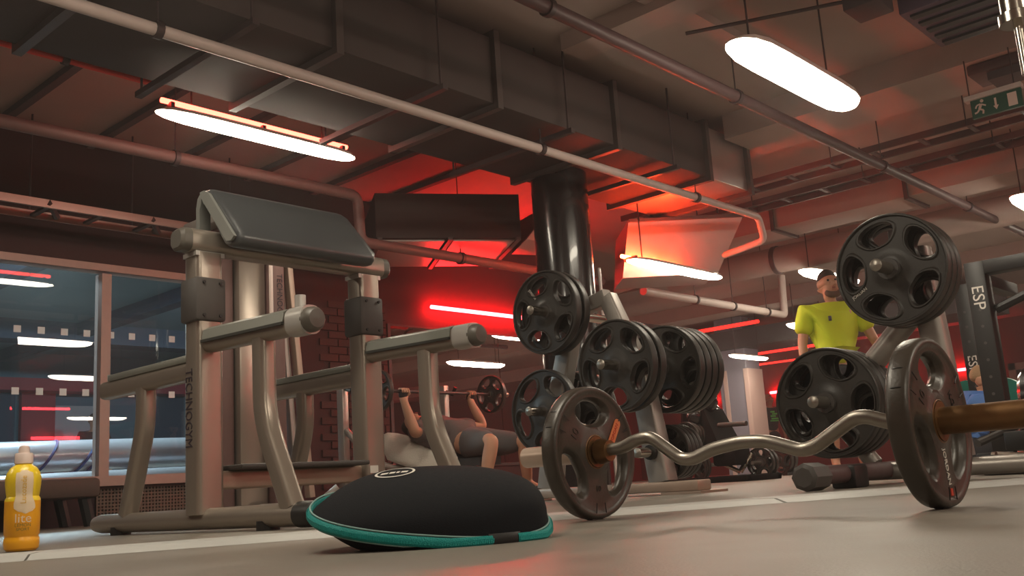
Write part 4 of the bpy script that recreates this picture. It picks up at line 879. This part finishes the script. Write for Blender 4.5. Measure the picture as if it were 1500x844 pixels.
# man on the incline bench
t = thing('person', (5.7,5.6,0), 'man in a dark grey top pressing a barbell on an incline bench', 'person')
J = {'pel': (5.70,5.68,.45,.14,.11), 'wai': (5.69,5.82,.50,.135,.105), 'che': (5.68,5.94,.545,.16,.115), 'uch': (5.67,6.07,.58,.12,.085), 'nk': (5.67,6.17,.61,.056), 'jaw': (5.67,6.23,.66,.062), 'hd': (5.67,6.31,.655,.08,.085), 'cr': (5.67,6.38,.65,.065), 'nose': (5.67,6.275,.745,.013), 'chin': (5.67,6.215,.705,.022)}
E = []; chain(E,'pel','wai','che','uch','nk','jaw','hd','cr'); E += [('hd','nose'),('jaw','chin')]
for n, s, el, wr in (('L',-1,(5.34,5.93,.545),(5.27,5.97,.80)),('R',1,(6.13,5.93,.60),(6.05,5.99,.80))):
    J['ear'+n] = (5.67+s*.085,6.31,.66,.012,.018); E.append(('hd','ear'+n))
    J['sh'+n] = (5.67+s*.19,6.05,.585,.064); J['el'+n] = (*el,.048); J['wr'+n] = (*wr,.032); J['ua'+n] = (*[(a+b)/2 for a, b in zip(J['sh'+n][:3], el)],.058); J['fo'+n] = (*[a*.6+b*.4 for a, b in zip(el, wr)],.046)
    chain(E,'uch','sh'+n,'ua'+n,'el'+n,'fo'+n,'wr'+n)
    W_ = V(wr); J['pa'+n] = (*(W_+V((0,.012,.045))),.036,.022); E.append(('wr'+n,'pa'+n))
    for i in range(4):
        x = -.032+i*.021; J['f%d%sa' % (i,n)] = (*(W_+V((x,.03,.075))),.0105); J['f%d%sb' % (i,n)] = (*(W_+V((x,.015,.105))),.0105); J['f%d%sc' % (i,n)] = (*(W_+V((x,-.022,.10))),.0095); J['f%d%sd' % (i,n)] = (*(W_+V((x,-.028,.068))),.008)
        chain(E,'pa'+n,'f%d%sa' % (i,n),'f%d%sb' % (i,n),'f%d%sc' % (i,n),'f%d%sd' % (i,n))
    J['t1'+n] = (*(W_+V((-s*.035,-.005,.05))),.012); J['t2'+n] = (*(W_+V((-s*.042,-.03,.072))),.0105); chain(E,'pa'+n,'t1'+n,'t2'+n)
for n, hp, kn, an in (('L',(5.62,5.64,.43),(5.557,5.30,.445),(5.50,5.36,.10)),('R',(5.80,5.64,.43),(5.95,5.33,.43),(5.98,5.34,.10))):
    J['hi'+n] = (*hp,.092); J['th'+n] = (*[(a+b)/2 for a, b in zip(hp, kn)],.084); J['kn'+n] = (*kn,.062); J['ca'+n] = (*[a*.6+b*.4 for a, b in zip(kn, an)],.058); J['an'+n] = (*an,.040); J['ft'+n] = (an[0]+.03,an[1]-.12,.045,.038,.03)
    chain(E,'pel','hi'+n,'th'+n,'kn'+n,'ca'+n,'an'+n,'ft'+n)
dress(t, J, E, 'tee_grey', 'shorts_grey', 'hair_dark', f_=V((0,.25,.97)).normalized())
for n in 'LR':
    W_ = V(J['wr'+n][:3]); skin('glove', {'a': (*(W_+V((0,.006,.02))),.040,.030), 'b': (*(W_+V((0,.012,.06))),.045,.034), 'c': (*(W_+V((0,0,.095))),.042,.036)}, [('a','b'),('b','c')], 'glove', t, 2)
# the press bench and barbell
t = thing('incline_bench', (5.67,5.9,0), 'dark padded incline bench under the man pressing a barbell', 'exercise bench')
MB().hexa([(5.57,5.46,.26),(5.81,5.46,.26),(5.81,5.68,.26),(5.57,5.68,.26),(5.57,5.46,.325),(5.81,5.46,.325),(5.81,5.68,.325),(5.57,5.68,.325)]).build('seat', 'vinyl', t, smooth=False)
MB().hexa([(5.54,5.70,.28),(5.80,5.70,.28),(5.80,6.5,.46),(5.54,6.5,.46),(5.54,5.70,.335),(5.80,5.70,.335),(5.80,6.48,.52),(5.54,6.48,.52)]).build('backrest', 'vinyl', t, smooth=False)
MB().box((5.63,5.4,.04),(5.71,6.6,.10),.01).build('base_beam', 'rack_grey', t)
for y, z in ((5.52,.26),(6.3,.42)): MB().box((5.64,y-.03,.08),(5.70,y+.03,z),.006).build('leg', 'rack_grey', t)
MB().box((5.35,5.35,.0),(6.0,5.43,.06),.01).build('foot', 'rack_grey', t); MB().box((5.2,6.55,.0),(6.15,6.63,.06),.01).build('foot', 'rack_grey', t)
for x in (5.10,6.25):
    MB().box((x-.03,6.50,.0),(x+.03,6.58,1.02),.006).build('upright', 'rack_grey', t); MB().tube([(x,6.5,.96),(x,6.42,.93),(x,6.38,.99)], .018, 8).build('bar_hook', 'black', t)
MB().tube(arc([(5.10,6.5,.62),(5.12,6.30,.42),(5.25,6.2,.30),(5.55,6.2,.28)], .15, 6), .026, 12).build('side_rail', 'rack_grey', t)
t = thing('towel', (5.5,6.1,.4), 'pale towel draped over the side of the incline bench', 'towel')
vs = []; fs = []
tp = [[(5.30,6.30,.56),(5.37,6.30,.585),(5.46,6.28,.575),(5.53,6.25,.555)],[(5.285,6.28,.46),(5.38,6.22,.47),(5.48,6.10,.47),(5.53,6.0,.46)],[(5.30,6.24,.36),(5.42,6.10,.34),(5.50,5.92,.32),(5.53,5.8,.31)],[(5.40,6.02,.26),(5.46,5.92,.22),(5.51,5.8,.19),(5.535,5.68,.17)]]
g = [p for r in tp for p in r]; fq = [(i*4+j,i*4+j+1,i*4+j+5,i*4+j+4) for i in range(3) for j in range(3)]
mb = MB().add(g, fq).add([(x+.012,y+.012,z) for x, y, z in g], fq); ed = [0,1,2,3,7,11,15,14,13,12,8,4]; mb.f += [(a, b, b+16, a+16) for a, b in zip(ed, ed[1:]+ed[:1])]
mb.build('towel_cloth', 'towel', t, ang=180)
bb = thing('barbell', (5.65,5.985,.885), 'barbell with one round plate at each end held by the reclining man', 'barbell')
MB().cyl((4.85,5.985,.885),(6.50,5.985,.885), .0135, 10).build('shaft', 'hanger', bb)
for x0, x1 in ((4.80,5.05),(6.27,6.50)): MB().cyl((x0,5.985,.885),(x1,5.985,.885), .024, 12).build('sleeve', 'steel_bar', bb)
big_plate((5.02,5.985,.885),'round dark plate on the left end of the pressed barbell', R=.165, th=.04, rot=.3); big_plate((6.30,5.985,.885),'round dark plate on the right end of the pressed barbell', R=.165, th=.04, rot=.5)
# seated person in blue, mostly hidden behind the curl bar plate
base = V((7.33,2.33,0)); ff = V((.25,-.97,0)).normalized(); rt = V((-ff.y, ff.x, 0))
t = thing('person', base, 'tan haired person in blue seated behind the curl bar plate', 'person')
J = {'pel': (0,0,.13,.13,.11), 'wai': (0,.02,.24,.125,.1), 'che': (0,.06,.36,.14,.1), 'uch': (0,.07,.44,.11,.08), 'nk': (0,.085,.49,.052), 'jaw': (0,.125,.54,.055), 'hd': (0,.105,.60,.074,.082), 'cr': (0,.095,.655,.06,.068), 'nose': (0,.20,.585,.012), 'chin': (0,.17,.53,.02)}; E = []
chain(E,'pel','wai','che','uch','nk','jaw','hd','cr'); E += [('hd','nose'),('jaw','chin')]
for n, s in (('L',1),('R',-1)):
    J['ear'+n] = (s*.082,.09,.595,.012,.018); E.append(('hd','ear'+n)); J['sh'+n] = (s*.165,.06,.44,.055); J['ua'+n] = (s*.20,.10,.34,.05); J['el'+n] = (s*.22,.16,.24,.042); J['fo'+n] = (s*.20,.22,.20,.038); J['wr'+n] = (s*.17,.27,.17,.028)
    chain(E,'uch','sh'+n,'ua'+n,'el'+n,'fo'+n,'wr'+n); hand_nodes(J, E, 'wr'+n, J['wr'+n][:3], (-s*.2,1,-.15), (-s,0,.3), s, (0,0,-1), .4)
    J['hi'+n] = (s*.09,.02,.12,.085); J['th'+n] = (s*.17,.17,.13,.075); J['kn'+n] = (s*.24,.33,.12,.055); J['ca'+n] = (s*.16,.36,.09,.052); J['an'+n] = (s*.07,.38,.06,.036); J['ft'+n] = (s*.0,.44,.045,.036,.03)
    chain(E,'pel','hi'+n,'th'+n,'kn'+n,'ca'+n,'an'+n,'ft'+n)
J = body(base, ff, J); dress(t, J, E, 'tee_blue', 'shorts_dark', 'hair_tan', f_=ff)
# ================================================================== right background equipment
sr = thing('squat_rack', (6.9,2.05,0), 'black squat rack with white lettering at the right', 'squat rack')
for (x, y, h_, w_) in ((6.86,2.02,1.34,.062),(7.66,2.37,1.34,.055)):
    u_ = MB().box((x-w_,y-w_,0),(x+w_,y+w_,h_),.006).build('upright', 'black', sr)
    for k in range(9): MB().cyl((x-w_-.001,y,.25+k*.11),(x-w_-.0025,y,.25+k*.11), .010, 8).build('peg_hole', 'grey_plate', u_)
text('ESP', .105, 'lettering', 'white_print', sr, (6.86-.0635,2.02,1.10), (0,0,-1), (0,-1,0), depth=.001, squash=1.05)
text('ESP', .09, 'lettering', 'white_print', sr, (7.66-.0565,2.37,.745), (0,0,-1), (0,-1,0), depth=.001)
MB().box((6.8,1.0,1.25),(6.92,2.0,1.34),.006).build('cross_beam', 'black', sr); MB().box((6.88,2.0,1.20),(7.66,2.10,1.28),.006).build('cross_beam', 'black', sr)
MB().tube([(6.9,1.95,1.02),(6.9,1.2,1.28)], .03, 8).build('brace', 'black', sr); MB().box((6.7,1.9,0),(7.8,2.1,.06),.006).build('foot', 'black_gloss', sr)
MB().tube([(7.5,1.75,1.02),(7.5,1.55,1.0),(7.5,1.5,1.03),(7.5,1.1,1.05)], .014, 8).build('pull_bar', 'chrome', sr); MB().tube([(7.5,1.75,1.02),(7.5,1.75,.93),(7.5,1.4,.97)], .012, 8).build('pull_bar', 'chrome', sr)
for i, (x, y) in enumerate(((9.15,2.62),(8.95,2.86))):
    tt = big_plate((x,y,.575),('teal bumper plate right of the squat rack post','teal bumper plate left of the squat rack post')[i], R=.15 if i == 0 else .13, th=.06, rot=.2+i)
    for ch in tt.children: pass
    o_ = MB().lathe([(.03,-.034),(.15,-.034),(.153,-.02),(.153,.02),(.15,.034),(.03,.034)], (x,y,.575), 'X', 24).build('coloured_disc', 'teal_plate', tt)
t = thing('plate_stand', (9.05,2.75,0), 'low black stand holding the teal bumper plates', 'plate stand')
MB().box((8.9,2.55,0),(9.2,2.95,.05),.01).build('base', 'black', t); MB().box((9.02,2.70,.05),(9.09,2.78,.6),.006).build('post', 'black', t); MB().cyl((8.85,2.74,.575),(9.25,2.74,.575), .02, 10).build('peg', 'steel_bar', t)
# plate lying flat and rowing frame at the right
t = thing('floor_plate', (4.85,1.33,0), 'large ribbed grey wheel lying flat on the floor at right', 'wheel')
MB().lathe([(.10,.0),(.27,.0),(.30,.02),(.31,.045),(.30,.075),(.27,.085),(.22,.08),(.20,.06),(.10,.06)], (4.85,1.25,0), 'Z', 40).build('rim', 'grey_plate', t)
for k in range(8):
    a = k*PI/4; MB().tube([(4.85+.05*math.cos(a),1.25+.05*math.sin(a),.07),(4.85+.24*math.cos(a),1.25+.24*math.sin(a),.088)], .014, 8).build('spoke', 'chrome', t)
MB().cyl((4.85,1.25,0),(4.85,1.25,.10), .06, 16).build('hub', 'black', t)
t = thing('rowing_machine', (6.0,1.55,0), 'dark low machine frame behind the flat wheel at right', 'exercise machine')
MB().box((5.5,1.5,.10),(7.0,1.62,.20),.01).build('rail', 'black', t); MB().box((5.6,1.35,.0),(5.7,1.8,.10),.01).build('foot', 'black', t); MB().box((6.7,1.3,.0),(6.8,1.9,.10),.01).build('foot', 'black', t)
MB().tube([(5.6,1.55,.18),(5.5,1.40,.40),(5.9,1.3,.52)], .025, 8).build('handle_bar', 'black', t); MB().tube([(5.5,1.75,.15),(6.2,1.5,.33)], .02, 8).build('brace', 'grey_plate', t); MB().box((6.1,1.42,.20),(6.5,1.70,.29),.03).build('seat', 'vinyl', t)
MB().lathe([(.0,-.05),(.15,-.05),(.17,-.03),(.17,.03),(.15,.05),(.0,.05)], (5.75,1.5,.36), 'Y', 24).build('flywheel_cover', 'black_gloss', t)
# ================================================================== centre background equipment
t = thing('leg_press', (7.95,4.75,0), 'dark plate loaded leg press machine behind the curl bar', 'exercise machine')
for x in (7.62,8.16): MB().box((x-.04,4.30,0),(x+.04,5.20,.055),.01).build('base_beam', 'black_matte', t)
MB().box((7.60,4.30,0),(8.2,4.38,.05),.01).build('base_beam', 'black_matte', t); MB().box((7.60,5.1,0),(8.2,5.18,.05),.01).build('base_beam', 'black_matte', t)
for x in (7.78,8.14): MB().tube([(x,5.12,.04),(x+.02,5.0,.45),(x-.02,4.93,.78)], .045, 8).build('frame_post', 'black_matte', t)
MB().hexa([(7.74,4.60,.24),(8.16,4.60,.24),(8.16,4.86,.24),(7.74,4.86,.24),(7.78,4.78,.66),(8.12,4.78,.66),(8.12,4.98,.66),(7.78,4.98,.66)]).build('backrest', 'black_matte', t, smooth=False)
MB().sphere((7.90,4.80,.735), .115, 14, (1,.8,1)).build('headrest', 'black_gloss', t)
for dx, dz in ((-.16,.60),(.16,.62)): MB().sphere((7.92+dx,4.86,dz), .09, 12, (1,.8,1.2)).build('shoulder_pad', 'black_gloss', t)
MB().tube([(7.82,4.66,.50),(7.77,4.355,.49)], .022, 10).build('handle', 'grey_plate', t)
MB().tube([(7.965,4.575,.08),(8.01,4.47,.24)], .024, 10).build('link_arm', 'chrome', t); MB().tube([(7.90,4.70,.16),(7.965,4.575,.08)], .020, 10).build('link_arm', 'chrome', t)
MB().box((7.78,4.50,.14),(8.06,4.74,.30),.03).build('seat', 'black_matte', t)
MB().cyl((7.60,4.90,.416),(8.2,4.90,.416), .018, 10).build('plate_peg', 'steel_bar', t); MB().cyl((7.60,4.86,.16),(8.2,4.86,.16), .018, 10).build('plate_peg', 'steel_bar', t); MB().cyl((7.95,4.44,.15),(8.3,4.44,.15), .018, 10).build('plate_peg', 'steel_bar', t)
GM = 'small plates on the leg press machine'
for i, (x, y, z) in enumerate(((7.65,4.90,.416),(7.70,4.90,.416),(7.75,4.90,.416),(7.66,4.86,.15),(7.72,4.86,.15),(8.10,4.44,.15),(8.17,4.44,.15))):
    big_plate((x,y,z),('outer plate of the upper stack on the leg press','middle plate of the upper stack on the leg press','inner plate of the upper stack on the leg press','outer plate low on the left of the leg press','inner plate low on the left of the leg press','outer plate on the right end of the leg press','inner plate on the right end of the leg press')[i], R=.135, th=.04, rot=i*.5, group=GM)
big_plate((11.2,5.9,.20),'dark plate leaning on the stand below the man in black', R=.20, th=.07, rot=.2); 
big_plate((11.3,5.9,.20),'second dark plate leaning on the stand below the man in black', R=.20, th=.07, rot=.5)
t = thing('plate_stand', (11.3,5.9,0), 'small black floor stand below the man in black T-shirt', 'plate stand')
MB().box((11.05,5.72,0),(11.55,5.78,.035)).box((11.05,6.02,0),(11.55,6.08,.035)).build('rail', 'black', t, smooth=False); MB().cyl((11.0,5.9,.2),(11.5,5.9,.2), .02, 10).build('peg', 'steel_bar', t)
